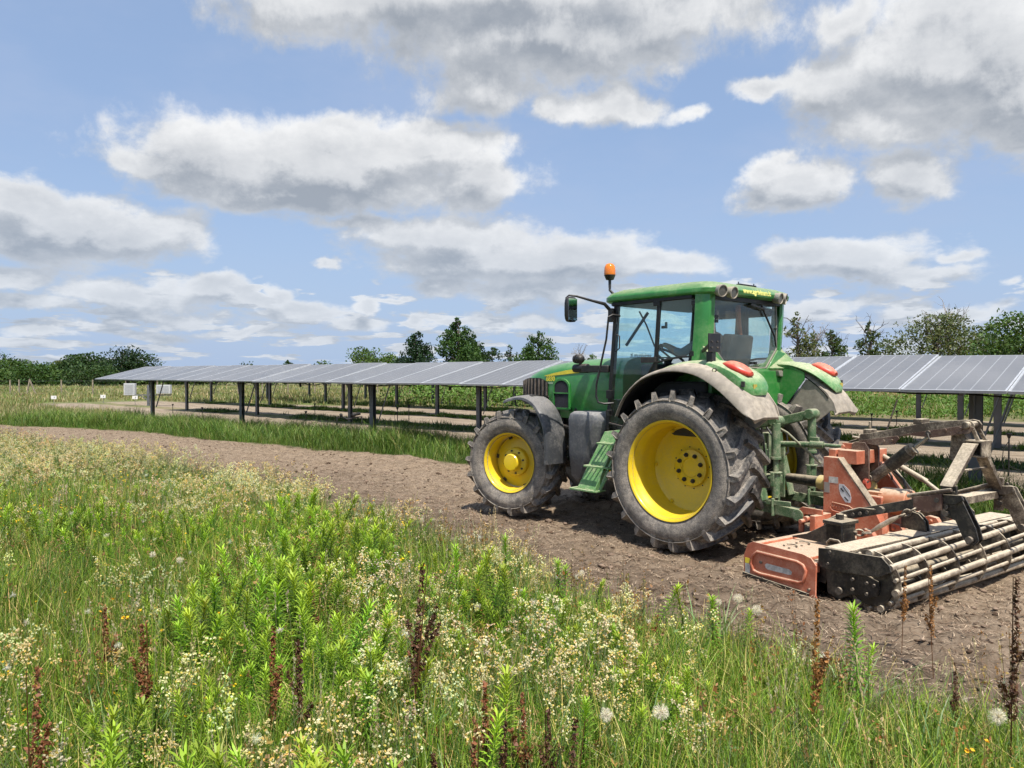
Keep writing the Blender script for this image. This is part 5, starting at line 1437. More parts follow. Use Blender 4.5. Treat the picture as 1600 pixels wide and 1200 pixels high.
# cabinets on a post
p = gpt(232, 634); s = empty('electric_cabinets', p); tag(s, 'pair of pale grey electric cabinets on a post behind the left end of the panels', 'cabinet')
for x0, w, h in ((-1.05, .62, .68), (.9, .8, .5)):
    m = MB(); m.box((x0, 0, .95), (w, .25, h)); c = m.build('cabinet_box', mat_simple('cabinet_grey', (.50, .51, .50), .5), s, bevel=.01)
    m = MB(); m.box((x0, -.13, .95), (w * .8, .01, h * .8)); m.build('cabinet_door', mat_simple('cabinet_door_grey', (.36, .37, .37), .4), c, bevel=.004)
m = MB(); m.bb(-.06, .06, -.06, .06, -.1, 1.2); m.beam((-1.3, 0, .62), (1.3, 0, .62), .05, .06); m.beam((-.5, 0, .62), (0, 0, .3), .03, .04); m.build('cabinet_post', M_post, s)
# irrigation risers
for i, (px, py, h, lb) in enumerate(((316, 656, .42, 'thin black irrigation riser by the second post from the left'), (478, 668, .48, 'black irrigation riser standing in the grass right of the second post'), (270, 646, .35, 'short black irrigation riser beside the leftmost post'), (492, 652, .5, 'thin irrigation riser on the soil between the second and third posts'),
        (621, 664, .55, 'black irrigation riser with hose loop, left one of a pair on the soil'), (639, 662, .6, 'black irrigation riser with hose loop, right one of a pair on the soil'), (1512, 755, .70, 'black sprinkler riser with a cup head and thin hoses right of the harrow frame'), (1296 + 66, 668, .4, 'slim riser behind the far rear fender'), (1401, 665, .45, 'slim riser behind the harrow arm'))):
    if i == 6: px, py = 1576, 745
    p = gpt(px, py); s = empty('irrigation_riser', p); tag(s, lb, 'irrigation riser', 'irrigation risers along the panel rows')
    m = MB(); m.cyl((0, 0, -.05), (0, 0, h), .014, n=8); m.build('riser_pipe', M_cable, s)
    m = MB(); m.cyl((0, 0, h), (0, 0, h + .07), .02, .045, n=10); m.cyl((0, 0, h + .07), (0, 0, h + .09), .05, n=10); m.build('sprinkler_head', M_cable, s)
    if i in (4, 6):
        m = MB(); m.tube([(0, 0, h - .05), (-.10, 0, h - .2), (-.12, 0, h * .4), (-.06, .02, .05)], .007, 6); m.tube([(0, 0, h * .3), (.1, 0, .15), (.2, 0, .12), (.24, 0, .02)], .007, 6); m.build('thin_hose', M_cable, s)
# valve cluster by the second row
p = gpt(548, 664); s = empty('irrigation_valve', p); tag(s, 'black irrigation valve cluster on pipes left of the third post', 'valve')
m = MB(); m.tube([(-.5, 0, 0), (-.5, 0, .25), (-.3, 0, .3), (-.1, 0, .2), (.2, 0, .28), (.4, 0, .3), (.4, 0, 0)], .03, 8); m.build('valve_pipe', M_cable, s)
m = MB(); m.sphere((.1, 0, .36), .08); m.cyl((.1, 0, .36), (.35, 0, .42), .05); m.sphere((-.35, 0, .36), .06); m.build('valve_body', M_cable, s)
# stakes and prop in the far part
for (px, y0, y1, lb) in ((1388, 672, 648, 'pale leaning stake in the weeds right of the far fender'),):
    p = gpt(px - 3, y0); s = MB(); s.beam((0, 0, -.05), (.35, 0, 1.0), .04, .04); o = s.build('leaning_stake', M_rust, None); o.location = p; tag(o, lb, 'stake')
p = gpt(50, 617); s = empty('bracing_post', p); tag(s, 'pale leaning brace post standing in the meadow before the left hedge', 'post')
m = MB(); m.beam((-.45, 0, -.1), (-.18, 0, 1.36), .10, .10); m.build('upright', M_rust, s); m = MB(); m.beam((-.2, 0, 1.3), (.35, 0, 0), .08, .08); m.build('prop', M_rust, s)
# wire fence in the left distance
fe = empty('wire_fence', gpt(100, 617)); tag(fe, 'low wire fence on grey posts along the edge of the far meadow', 'fence')
base = fe.location.copy()
fposts = []
for px in (-60, -20, 16, 30, 96, 145, 197, 246, 290, 330, 372, 410, 450, 492, 540, 590, 640, 690):
    q = gpt(px, 617 if px < 300 else 616) - base; fposts.append(q)
    m = MB(); m.beam(q + V(0, 0, -.1), q + V(0, 0, 1.32), .085, .085); m.build('fence_post', mat_post2 if 'mat_post2' in globals() else M_rust, fe, smooth=0)
m = MB()
for z in (.15, .5, .85, 1.2):
    for a, b_ in zip(fposts, fposts[1:]): m.beam(a + V(0, 0, z), b_ + V(0, 0, z), .012, .012)
m.build('fence_wire', M_post, fe, smooth=0)
# ------------------------------------------------------------------ trees
M_bark = mat_simple('tree_bark', (.11, .085, .065), .9, scale=3)
M_pale = mat_simple('dead_wood', (.32, .28, .25), .9, scale=3)
M_tree = mat_vcol('tree_leaves', .6, .25)
def leaf_cloud(P, size, seed, aspect=.6):
    """one small leaf-shaped quad per point, random attitude"""
    r = np.random.default_rng(seed); n = len(P)
    a = r.normal(size=(n, 3)); a /= np.linalg.norm(a, axis=1)[:, None]
    b = r.normal(size=(n, 3)); b -= a * (a * b).sum(1)[:, None]; b /= np.linalg.norm(b, axis=1)[:, None]
    s = size * r.uniform(.6, 1.4, (n, 1))
    v = np.stack([P - a * s, P + b * s * aspect, P + a * s, P - b * s * aspect], 1).reshape(-1, 3)
    f = np.arange(n * 4).reshape(-1, 4)
    return v, f
def make_tree(px, d, h, w, kind, label, seed, col=(.045, .085, .018), leaf=.16, n=4200, bare=0.0, base=.12, cat='tree', group='trees beyond the panels', name='tree', z0=0.0, gap=.5, lobes=26):
    r = np.random.default_rng(seed)
    X = (px - 800) / 1200 * d
    root = empty(name, (X, d, z0)); tag(root, label, cat, group)
    # crown outline by kind
    def env(t):
        if kind == 'round': return math.sqrt(max(0, 1 - (2 * t - 1) ** 2)) * .98 + .02
        if kind == 'cone': return (1 - t ** 1.4) ** .62 * (.80 + .2 * min(1, t * 6)) * (1 - .25 * t) + .04
        if kind == 'poplar': return (1 - .42 * t) * (1 - t ** 5) + .05
        if kind == 'flat': return min(1, t * 2.2) * math.sqrt(max(0, 1 - t ** 5)) + .02
        return math.sqrt(max(0, 1 - (1.6 * t - .6) ** 2)) + .03
    zb = h * base; ch = h - zb
    cl = []
    for k in range(lobes):
        t = (k + r.uniform(0, 1)) / lobes; e = env(t) * w / 2; a = r.uniform(0, 2 * PI)
        rad = e * r.uniform(.35, .95); rr = max(.25, e * r.uniform(.40, .66)) * (1 if kind != 'poplar' else .9)
        cl.append((rad * math.cos(a), rad * math.sin(a) * .8, zb + t * ch * .95, rr, r.uniform(.75, 1.3)))
    # trunk and limbs
    m = MB(); tw = h * .022 + .04
    lean = r.normal(0, .02)
    m.tube([(0, 0, -.2), (lean * h * .3, 0, h * .3), (lean * h * .7, 0, h * .62), (lean * h, 0, h * .84)], [tw * 1.25, tw, tw * .55, tw * .12], 8)
    for k, c in enumerate(cl[::2]):
        z1 = min(h * .86, max(h * .12, c[2] - math.hypot(c[0], c[1]) * .9))
        p0 = Vector((lean * z1, 0, z1)); p1 = Vector(c[:3]); mid = p0.lerp(p1, .5) + Vector(tuple(r.normal(0, .08, 3) * h * .12))
        m.tube([p0, mid, p1], [tw * .45, tw * .3, tw * .12], 5)
    if bare:
        for k in range(int(16 * bare)):
            a = r.uniform(0, 2 * PI); z1 = h * r.uniform(.45, .8); L = h * r.uniform(.18, .34)
            p0 = Vector((lean * z1, 0, z1)); dr = Vector((math.cos(a) * .8, math.sin(a) * .6, r.uniform(.5, 1.3))).normalized()
            p1 = p0 + dr * L * .5 + Vector(tuple(r.normal(0, .06, 3) * L)); p2 = p1 + (dr + Vector(tuple(r.normal(0, .35, 3)))).normalized() * L * .6
            m.tube([p0, p1, p2], [tw * .3, tw * .2, tw * .06], 5)
            for q in range(5):
                s = p1.lerp(p2, r.uniform(0, .9)); e2 = s + (dr + Vector(tuple(r.normal(0, .7, 3)))).normalized() * L * r.uniform(.2, .45)
                m.tube([s, s.lerp(e2, .5) + Vector(tuple(r.normal(0, .04, 3) * L)), e2], [tw * .10, tw * .07, tw * .03], 4)
    m.build('trunk', M_pale if bare >= .9 else M_bark, root, smooth=60, fix=False)
    if n:
        per = np.array([c[3] ** 1.7 for c in cl]); per = (per / per.sum() * n).astype(int) + 4
        PP = []; CC = []
        for c, q in zip(cl, per):
            g = r.normal(size=(q, 3)); g /= np.linalg.norm(g, axis=1)[:, None]
            rad = c[3] * (1 - .55 * r.random(q) ** 2.2) * (1 + .28 * (fbm(g[:, 0] * 3 + c[0], g[:, 2] * 3 + c[2], 2, seed) - .5) * 2)
            p = g * rad[:, None] * np.array([1, 1, .78]) + np.array(c[:3])
            keep = fbm(p[:, 0] / (w * .10) + 9, p[:, 2] / (w * .10) + p[:, 1] * .7, 2, seed + 3) > (.5 - (1 - gap) * .35)
            p = p[keep]; PP.append(p)
            tone = c[4] * r.uniform(.7, 1.25, (len(p), 1))
            hue = r.normal(0, .10, (len(p), 1))
            cc = np.array([col]) * tone * np.concatenate([1 + hue + .1 * (c[4] - 1), np.ones_like(hue), 1 - hue], 1); CC.append(cc)
        P = np.concatenate(PP); Cc = np.clip(np.concatenate(CC), .004, 1)
        P[:, 2] = np.maximum(P[:, 2], .05)
        v, f = leaf_cloud(P, leaf, seed)
        npmesh('crown', v, f, np.repeat(Cc, 4, 0), [M_tree], parent=root)
    return root
DG = (.034, .070, .018); MG = (.070, .125, .022); LG = (.10, .16, .03); OG = (.11, .13, .045)
def ht(ytop, d): return CAMH + (583.2 - ytop) / 1200 * d
# centre group above the panels
make_tree(578, 105, ht(544, 105), 6.6, 'round', 'wide light green bushy tree low above the middle of the panel row', 41, MG, .15, 5200, base=.05, lobes=34)
make_tree(612, 108, ht(552, 108), 3.4, 'round', 'small round light green tree touching the wide bushy tree on its right', 42, MG, .14, 2400, base=.05)
make_tree(652, 100, ht(514, 100), 5.6, 'cone', 'dark broad conifer left of the tallest tree', 43, (.024, .056, .022), .14, 9000, base=.08, lobes=46, gap=.35)
make_tree(714, 98, ht(491, 98), 6.2, 'poplar', 'tallest leafy tree in the centre, behind the panels', 44, (.045, .095, .02), .15, 12000, base=.05, lobes=54, gap=.35)
make_tree(742, 101, ht(523, 101), 3.6, 'round', 'lower leafy tree leaning on the right side of the tallest tree', 45, DG, .15, 3200)
make_tree(769, 104, ht(541, 104), 3.6, 'round', 'small dark tree between the tallest tree and the round conifer', 46, (.035, .07, .02), .14, 2600)
make_tree(798, 103, ht(538, 103), 3.2, 'cone', 'small ragged light conifer beside the round conifer', 47, (.05, .09, .03), .12, 2000, gap=.7, bare=.3)
make_tree(842, 97, ht(514, 97), 7.2, 'cone', 'broad rounded green conifer just left of the tractor', 48, (.05, .10, .022), .14, 11000, base=.03, lobes=50, gap=.3)
make_tree(905, 105, ht(540, 105), 2.2, 'round', 'thin bare sapling seen over the tractor bonnet', 49, OG, .1, 0, bare=1.0)
make_tree(925, 108, ht(553, 108), 3.4, 'round', 'low green bush behind the tractor bonnet', 50, MG, .14, 1500, name='bush', cat='bush')
make_tree(448, 150, ht(562, 150), 2.4, 'round', 'tiny distant tree peeping over the left part of the panels', 51, DG, .2, 700)
make_tree(505, 150, ht(563, 150), 4.6, 'round', 'low distant bush line over the middle of the panels', 52, MG, .2, 900, name='bush', cat='bush')
make_tree(385, 170, ht(568, 170), 6, 'round', 'faint distant treetops over the left panels', 58, DG, .22, 700, name='bush', cat='bush')
# right of the cab
make_tree(1246, 78, ht(484, 78), 4.2, 'poplar', 'tall thin-crowned tree right beside the tractor cab', 61, OG, .13, 3600, bare=.4, gap=.75, lobes=30)
make_tree(1272, 80, ht(505, 80), 2.6, 'flat', 'bare twiggy tree next to the thin-crowned tree', 62, OG, .12, 500, bare=.95, gap=.8)
make_tree(1300, 76, ht(512, 76), 4.4, 'cone', 'ivy-clad tree with bare twigs on top, second clump right of the cab', 63, (.065, .10, .028), .13, 4600, bare=.8, gap=.6, base=.02)
make_tree(1360, 76, ht(500, 76), 4.2, 'cone', 'narrow half-dead tree with bare side branches in the right group', 64, (.07, .10, .035), .13, 3600, bare=.7, gap=.65, base=.02)
make_tree(1395, 80, ht(530, 80), 5.0, 'round', 'low sparse tree right of the half-dead one', 65, (.08, .115, .04), .13, 3400, gap=.7, base=.02)
make_tree(1462, 74, ht(490, 74), 7.4, 'flat', 'wide spreading tree with an open olive-coloured crown', 66, (.13, .155, .06), .12, 8200, gap=.6, lobes=46, bare=.5)
make_tree(1482, 75, ht(476, 75), 4.6, 'flat', 'dead pale tree standing bare above the spreading crown', 67, OG, .12, 300, bare=1.0, gap=.9)
make_tree(1530, 76, ht(508, 76), 6.4, 'round', 'rounded olive-green tree right of the dead tree', 68, (.10, .13, .045), .13, 6000, gap=.55, lobes=36)
make_tree(1600, 66, ht(488, 66), 7.6, 'round', 'dense leafy tree at the right edge of the view', 69, (.07, .125, .025), .14, 8500, gap=.4, lobes=44, base=.02)
make_tree(1690, 72, ht(500, 72), 8, 'round', 'leafy tree beyond the right edge', 70, MG, .15, 3000, lobes=30)
# left group
LT = [(-40, 122, 552, 9, DG, 'dark leafy tree cut by the left edge of the photo'), (22, 118, 566, 8, MG, 'bright green bush near the left edge'), (68, 120, 570, 7, (.06, .11, .02), 'light green bush, second from the left edge'), (98, 124, 563, 4.5, OG, 'greyish thin shrub between light green bushes'),
      (113, 121, 553, 5.0, DG, 'dark tree with a thin top in the left group'), (138, 120, 551, 6.0, DG, 'dark rounded tree in the middle of the left group'), (162, 123, 558, 5.0, DG, 'lower dark tree before the tallest left tree'), (190, 118, 543, 8.2, (.022, .048, .014), 'tallest dark tree of the left group'), (214, 120, 551, 6.2, DG, 'dark tree leaning right at the end of the left group'),
      (50, 112, 575, 7, (.05, .10, .02), 'low bright shrub in front of the left trees'), (140, 112, 573, 8, (.04, .08, .02), 'low dark green shrub in front of the left trees'), (10, 126, 562, 7, DG, 'dark tree behind the leftmost bush')]
for i, (px, d, yt, w, c, lb) in enumerate(LT):
    make_tree(px, d, ht(yt, d), w, 'round', lb, 80 + i, c, .17, 3600, base=.02, group='trees at the left edge of the field', lobes=30, name='tree' if yt < 566 else 'bush', cat='tree' if yt < 566 else 'bush', bare=.5 if c is OG else 0)
# low hedge that closes the field all along
def hedge(x0, y0, x1, y1, h, wd, n, seed, label, col, leaf=.22):
    r = np.random.default_rng(seed)
    t = r.random(n); base = np.stack([x0 + (x1 - x0) * t, y0 + (y1 - y0) * t], 1)
    L = math.hypot(x1 - x0, y1 - y0)
    hh = h * (.45 + .75 * fbm(t * L / 3.5, t * 0, 3, seed))
    z = hh * np.sqrt(r.random(n)); p = np.stack([base[:, 0] + r.normal(0, wd, n), base[:, 1] + r.normal(0, wd, n), z], 1)
    tone = (.7 + .7 * fbm(t * L / 2.0, z * .8, 2, seed + 5))[:, None] * r.uniform(.75, 1.25, (n, 1))
    v, f = leaf_cloud(p, leaf, seed)
    o = npmesh('hedge_foliage', v, f, np.repeat(np.array([col]) * tone, 4, 0), [M_tree]); tag(o, label, 'hedge', kind='stuff')
hedge(-92, 117, -44, 117, 2.3, 1.2, 22000, 3, 'mixed green hedge and scrub closing the meadow at the far left', (.10, .165, .04))
hedge(-44, 121, 12, 112, 2.4, 1.3, 20000, 4, 'dark scrub seen between the posts under the left solar panels', (.06, .10, .028))
hedge(12, 108, 34, 86, 2.8, 1.3, 12000, 5, 'scrub behind the tractor', (.04, .075, .02))
hedge(30, 84, 62, 72, 3.4, 1.2, 30000, 6, 'low thicket along the foot of the trees on the right', (.08, .12, .035), .16)

def weed_cloud(n, seed, label, name, fn, hmax, leaf, col):
    r = np.random.default_rng(seed); y = 1 / r.uniform(1 / 75, 1 / 24, n); x = r.uniform(-1, 1, n) * (y * .76 + 3)
    ok = fn(x, y); x, y = x[ok], y[ok]
    hh = hmax * (.25 + 1.1 * sst(fbm(x * .45, y * .45, 3, seed), .35, .7)); z = hh * r.random(len(x)) ** .7
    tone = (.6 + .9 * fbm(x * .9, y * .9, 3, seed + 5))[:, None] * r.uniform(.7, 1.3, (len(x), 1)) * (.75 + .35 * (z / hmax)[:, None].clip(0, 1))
    s = leaf * (y / 40).clip(.6, 1.8)
    v, f = leaf_cloud(np.stack([x, y, z], 1), 1.0, seed)
    c = np.repeat(np.stack([x, y, z], 1), 4, 0); v = c + (v - c) * np.repeat(s, 4)[:, None]
    o = npmesh(name, v, f, np.repeat(np.array([col]) * tone, 4, 0), [M_tree]); tag(o, label, name.replace('_', ' '), kind='stuff')
weed_cloud(120000, 51, 'bushy bright green weeds beyond the last panel rows, right of the tractor', 'weed_bank', lambda x, y: (y + .5 * x > 40) & (x > -8) & (y + .5 * x < 64), 1.0, .075, (.11, .20, .035))
# ------------------------------------------------------------------ meadow plants
def blade(r, h, w, lean, az, x0, y0, col, seg=3, curl=1.0, tipc=1.1, twist=0.0):
    """a ribbon that rises, leans and droops; returns verts, faces, cols"""
    dx, dy = math.cos(az), math.sin(az); sx, sy = -math.sin(az + twist), math.cos(az + twist)
    vs = []; cs = []
    for i in range(seg + 1):
        t = i / seg
        out = lean * h * (t ** (1 + curl))
        z = h * (t - .30 * abs(lean) * curl * t ** 3)
        ww = w * (1 - t ** 1.8) * .5 + .0004
        px, py = x0 + dx * out, y0 + dy * out
        k = 1 + (tipc - 1) * t
        vs += [(px - sx * ww, py - sy * ww, z), (px + sx * ww, py + sy * ww, z)]; cs += [[c * k for c in col]] * 2
    fs = [(2 * i, 2 * i + 1, 2 * i + 3, 2 * i + 2) for i in range(seg)]
    return vs, fs, cs
class TP:
    def __init__(s): s.v = []; s.f = []; s.c = []
    def add(s, q):
        b = len(s.v); s.v += q[0]; s.f += [tuple(i + b for i in f) for f in q[1]]; s.c += q[2]
    def quad(s, c, a, b, col):
        c = np.array(c); a = np.array(a); b = np.array(b)
        s.add(([tuple(c - a), tuple(c + b), tuple(c + a), tuple(c - b)], [(0, 1, 2, 3)], [col] * 4))
    def stem(s, p0, p1, w, col, r, bend=.0):
        p0 = np.array(p0, float); p1 = np.array(p1, float); a = r.uniform(0, 6.28); sd = np.array([math.cos(a), math.sin(a), 0]) * w / 2
        m = (p0 + p1) / 2 + np.array([math.cos(a + 1), math.sin(a + 1), 0]) * bend
        s.add(([tuple(p0 - sd), tuple(p0 + sd), tuple(m - sd), tuple(m + sd), tuple(p1 - sd * .6), tuple(p1 + sd * .6)], [(0, 1, 3, 2), (2, 3, 5, 4)], [col] * 6))
    def out(s): return np.array(s.v, float), np.array(s.f, int), np.array(s.c, float)
G1 = (.085, .155, .020); G2 = (.125, .215, .028); G3 = (.20, .29, .045); GB = (.065, .115, .045); DRY = (.50, .40, .22); STR = (.36, .33, .14)
def t_grass(seed, nb=15, h=.38, w=.005, cols=(G1, G2, G3), spread=.05, dry=.12, seg=3, lean=.45):
    r = np.random.default_rng(seed); T = TP()
    for i in range(nb):
        c = cols[r.integers(len(cols))] if r.random() > dry else (DRY if r.random() < .5 else STR)
        T.add(blade(r, h * r.uniform(.55, 1.15), w * r.uniform(.7, 1.4), r.uniform(.05, lean) * 1.6, r.uniform(0, 6.28), r.normal(0, spread), r.normal(0, spread), c, seg, r.uniform(.6, 1.6), twist=r.normal(0, .5)))
    return T.out()
def t_rush(seed, nb=22, h=.5):
    r = np.random.default_rng(seed); T = TP()
    for i in range(nb):
        a = r.uniform(0, 6.28); x, y = r.normal(0, .05, 2); l = r.uniform(0, .22); hh = h * r.uniform(.6, 1.1)
        c = G1 if r.random() < .7 else GB
        p1 = (x + l * hh * math.cos(a), y + l * hh * math.sin(a), hh)
        T.stem((x, y, 0), p1, .0035, c, r, .01)
        if r.random() < .6:
            bc = (.22, .13, .05) if r.random() < .6 else (.42, .30, .10)
            for q in range(4): T.quad((p1[0] + r.normal(0, .006), p1[1] + r.normal(0, .006), p1[2] - q * .009), r.normal(0, .005, 3), r.normal(0, .005, 3), bc)
    return T.out()
def t_weed(seed, h=.5, nl=130, bright=1.0):
    """upright leafy weed: narrow leaves in a spiral, brightest tuft at the tip"""
    r = np.random.default_rng(seed); T = TP()
    T.stem((0, 0, 0), (0, 0, h), .008, (.09, .15, .035), r)
    for i in range(nl):
        t = (i / nl) ** .75; z = h * (.12 + .90 * t); a = i * 2.399; L = (.085 - .035 * t) * r.uniform(.8, 1.2) * (h / .5) ** .5
        up = -.15 + 1.25 * t ** 2; w = .0085 * r.uniform(.8, 1.2)
        d = np.array([math.cos(a), math.sin(a), up]); d /= np.linalg.norm(d)
        s = np.array([-math.sin(a), math.cos(a), 0]) * w / 2
        p0 = np.array([0, 0, z]); p1 = p0 + d * L * .55 + np.array([0, 0, .006]); p2 = p0 + d * L - np.array([0, 0, .012 * (1 - t)])
        k = (.75 + .65 * t) * bright * r.uniform(.85, 1.15); c = [.125 * k + .09 * t * t, .285 * k, .026 * k]
        T.add(([tuple(p0 - s * .5), tuple(p0 + s * .5), tuple(p1 + s), tuple(p1 - s), tuple(p2), tuple(p2 + s * .05)], [(0, 1, 2, 3), (3, 2, 5, 4)], [c] * 6))
    return T.out()
def t_cream(seed, h=.48, nb=6):
    """silvery stems that fork into heads of small cream-yellow buds"""
    r = np.random.default_rng(seed); T = TP()
    for k in range(nb):
        a = r.uniform(0, 6.28); l = r.uniform(.05, .3); hh = h * r.uniform(.7, 1.1); x, y = r.normal(0, .03, 2)
        top = np.array([x + l * hh * math.cos(a), y + l * hh * math.sin(a), hh])
        T.stem((x, y, 0), top, .004, (.17, .22, .10), r, .015)
        for i in range(5):
            t = r.uniform(.15, .8); p = np.array([x, y, 0]) * (1 - t) + top * t
            T.quad(p + r.normal(0, .012, 3), r.normal(0, .018, 3), r.normal(0, .004, 3), (.16, .23, .09))
        for b_ in range(r.integers(3, 6)):
            tip = top + np.array([r.normal(0, .022), r.normal(0, .022), r.uniform(-.05, .025)])
            T.stem(top - (top - np.array([x, y, 0])) * .12, tip, .002, (.20, .24, .10), r)
            for q in range(r.integers(4, 8)):
                c = tip + r.normal(0, .0095, 3); e = .0052
                col = [(.72, .64, .36), (.80, .74, .50), (.66, .58, .34), (.72, .55, .15)][r.integers(4)]
                u = r.normal(0, 1, 3); u /= np.linalg.norm(u); v = np.cross(u, r.normal(0, 1, 3)); v /= np.linalg.norm(v)
                T.quad(c, u * e * 1.3, v * e, col); T.quad(c, np.cross(u, v) * e * 1.2, v * e, col)
    return T.out()
def t_dock(seed, h=.7, col=(.24, .095, .040)):
    r = np.random.default_rng(seed); T = TP()
    T.stem((0, 0, 0), (r.normal(0, .02), r.normal(0, .02), h), .007, (.10, .045, .02), r)
    n = int(h * 400)
    for i in range(n):
        t = r.uniform(.38, 1.0); z = h * t; rad = .016 * (1.1 - t) ** .5 * (.4 + .9 * abs(math.sin(z * 105)))
        a = r.uniform(0, 6.28); c = np.array([rad * math.cos(a), rad * math.sin(a), z]); k = r.uniform(.5, 1.5)
        T.quad(c, r.normal(0, .0048, 3), r.normal(0, .0048, 3), [q * k for q in col])
    for b_ in range(3):
        z0 = h * r.uniform(.35, .6); a = r.uniform(0, 6.28); L = h * r.uniform(.15, .28)
        p1 = np.array([math.cos(a) * L * .35, math.sin(a) * L * .35, z0 + L])
        T.stem((0, 0, z0), p1, .004, (.10, .045, .02), r)
        for i in range(int(L * 500)):
            p = np.array([0, 0, z0]) + (p1 - np.array([0, 0, z0])) * r.uniform(.2, 1); k = r.uniform(.5, 1.4)
            T.quad(p + r.normal(0, .007, 3), r.normal(0, .005, 3), r.normal(0, .005, 3), [q * k for q in col])
    return T.out()
def t_clock(seed, h=.45, R0=.024, n=150):
    r = np.random.default_rng(seed); T = TP()
    T.stem((0, 0, 0), (0, 0, h), .004, (.16, .20, .07), r, .015)
    for i in range(n):
        d = r.normal(0, 1, 3); d /= np.linalg.norm(d); s = np.cross(d, r.normal(0, 1, 3)); s /= np.linalg.norm(s)
        c0 = np.array([0, 0, h]); p = c0 + d * R0 * r.uniform(.7, 1.1); k = r.uniform(.8, 1.15); col = [.80 * k, .74 * k, .62 * k]; w = R0 * .022
        T.add(([tuple(c0 + s * w), tuple(c0 - s * w), tuple(p - s * w), tuple(p + s * w)], [(0, 1, 2, 3)], [col] * 4))
        for q in range(3):
            e = p + (np.cross(s, d) * math.cos(q * 2.1 + i) + s * math.sin(q * 2.1 + i) + d * .7) * R0 * .22
            T.add(([tuple(p + s * w), tuple(p - s * w), tuple(e - s * w * .4), tuple(e + s * w * .4)], [(0, 1, 2, 3)], [col] * 4))
    return T.out()
def t_seedgrass(seed, h=.55):
    r = np.random.default_rng(seed); T = TP()
    for k in range(5):
        a = r.uniform(0, 6.28); l = r.uniform(.05, .3); hh = h * r.uniform(.7, 1.1); x, y = r.normal(0, .03, 2)
        top = np.array([x + l * hh * math.cos(a), y + l * hh * math.sin(a), hh]); T.stem((x, y, 0), top, .0028, (.30, .28, .13), r, .02)
        dr = top - np.array([x, y, 0]); dr /= np.linalg.norm(dr)
        for q in range(16):
            c = top - dr * q * .006 + r.normal(0, .003, 3); T.quad(c, dr * .006 + r.normal(0, .002, 3), r.normal(0, .0025, 3), (.46, .38, .23))
    return T.out()
def t_yellow(seed, h=.4):
    r = np.random.default_rng(seed); T = TP()
    for k in range(4):
        p = np.array([r.normal(0, .05), r.normal(0, .05), h * r.uniform(.7, 1.1)]); T.stem((p[0] * .3, p[1] * .3, 0), p, .003, G2, r, .01)
        for q in range(3): T.quad(p + r.normal(0, .004, 3), (.008 * math.cos(q), .008 * math.sin(q), .002), (-.008 * math.sin(q), .008 * math.cos(q), .003), (.80, .50, .02))
    return T.out()
def t_brownstem(seed, h=.5):
    r = np.random.default_rng(seed); T = TP()
    for k in range(7):
        a = r.uniform(0, 6.28); l = r.uniform(.02, .18); hh = h * r.uniform(.5, 1.1); x, y = r.normal(0, .05, 2)
        top = np.array([x + l * hh * math.cos(a), y + l * hh * math.sin(a), hh]); T.stem((x, y, 0), top, .003, (.13, .10, .04), r, .01)
        for q in range(14):
            t = r.uniform(.35, 1); T.quad(np.array([x, y, 0]) * (1 - t) + top * t + r.normal(0, .007, 3), r.normal(0, .005, 3), r.normal(0, .004, 3), (.30, .14, .04) if r.random() < .6 else (.36, .24, .08))
    return T.out()

RV = np.random.default_rng(99)
def meadow_pts(n, lo, hi, side=1.0, seed=0, edge=.05):
    r = np.random.default_rng(seed); y = np.sqrt(r.uniform(lo ** 2, hi ** 2, n)); x = r.uniform(-1, 1, n) * (y * .74 + side)
    keep = U_(x, y) + (fbm(x * .9, y * .9, 3, 5) - .5) * .7 < near_edge(T_(x, y)) + edge
    return x[keep], y[keep]
def put(name, tpls, x, y, s, label, seed, tone=.18, tilt=.10, hue=(1, 1, 1)):
    r = np.random.default_rng(seed); n = len(x)
    k = r.normal(1, tone, (n, 1)).clip(.5, 1.6); hu = 1 + r.normal(0, .07, (n, 3))
    patch = (.82 + .36 * fbm(x * .7, y * .7, 2, 77))[:, None]
    cols = k * hu * patch * np.array([hue])
    v, f, c = scatter(tpls, x, y, gz(x, y) - .01, s, r.uniform(0, 6.28, n), cols, tilt=r.normal(0, tilt, (n, 2)), seed=seed + 1)
    o = npmesh(name, v, f, np.clip(c, .003, .9), [M_leafcol])
    tag(o, label, name.replace('_', ' '), kind='stuff'); return o
def dens(x, y, scale, seed, lo, hi): return sst(fbm(x * scale, y * scale, 3, seed), lo, hi)

# grass
GA = [t_grass(k, 16, .36, .0045) for k in range(6)] + [t_grass(20 + k, 14, .42, .0040, (G1, GB, G2)) for k in range(3)]
x1, y1 = meadow_pts(9000, 2.1, 6.2, 1.0, 1); x2, y2 = meadow_pts(12500, 6.2, 11, 1.2, 2); x3, y3 = meadow_pts(11500, 11, 20, 1.5, 3); x4, y4 = meadow_pts(9000, 20, 42, 2, 4)
s = np.concatenate([RV.uniform(.75, 1.2, len(x1)), RV.uniform(.8, 1.2, len(x2)), RV.uniform(.8, 1.15, len(x3)), RV.uniform(.7, 1.1, len(x4))])
X = np.concatenate([x1, x2, x3, x4]); Y = np.concatenate([y1, y2, y3, y4])
wide = np.where(Y < 6.2, 1.0, np.where(Y < 11, 1.25, np.where(Y < 20, 1.7, 2.4)))
S3 = np.stack([s * wide, s * wide, s * (.85 + .35 * dens(X, Y, .4, 12, .35, .65))], 1)
put('meadow_grass', GA, X, Y, S3, 'tall fine meadow grass filling the foreground', 10, hue=(1.28, 1.22, .85))
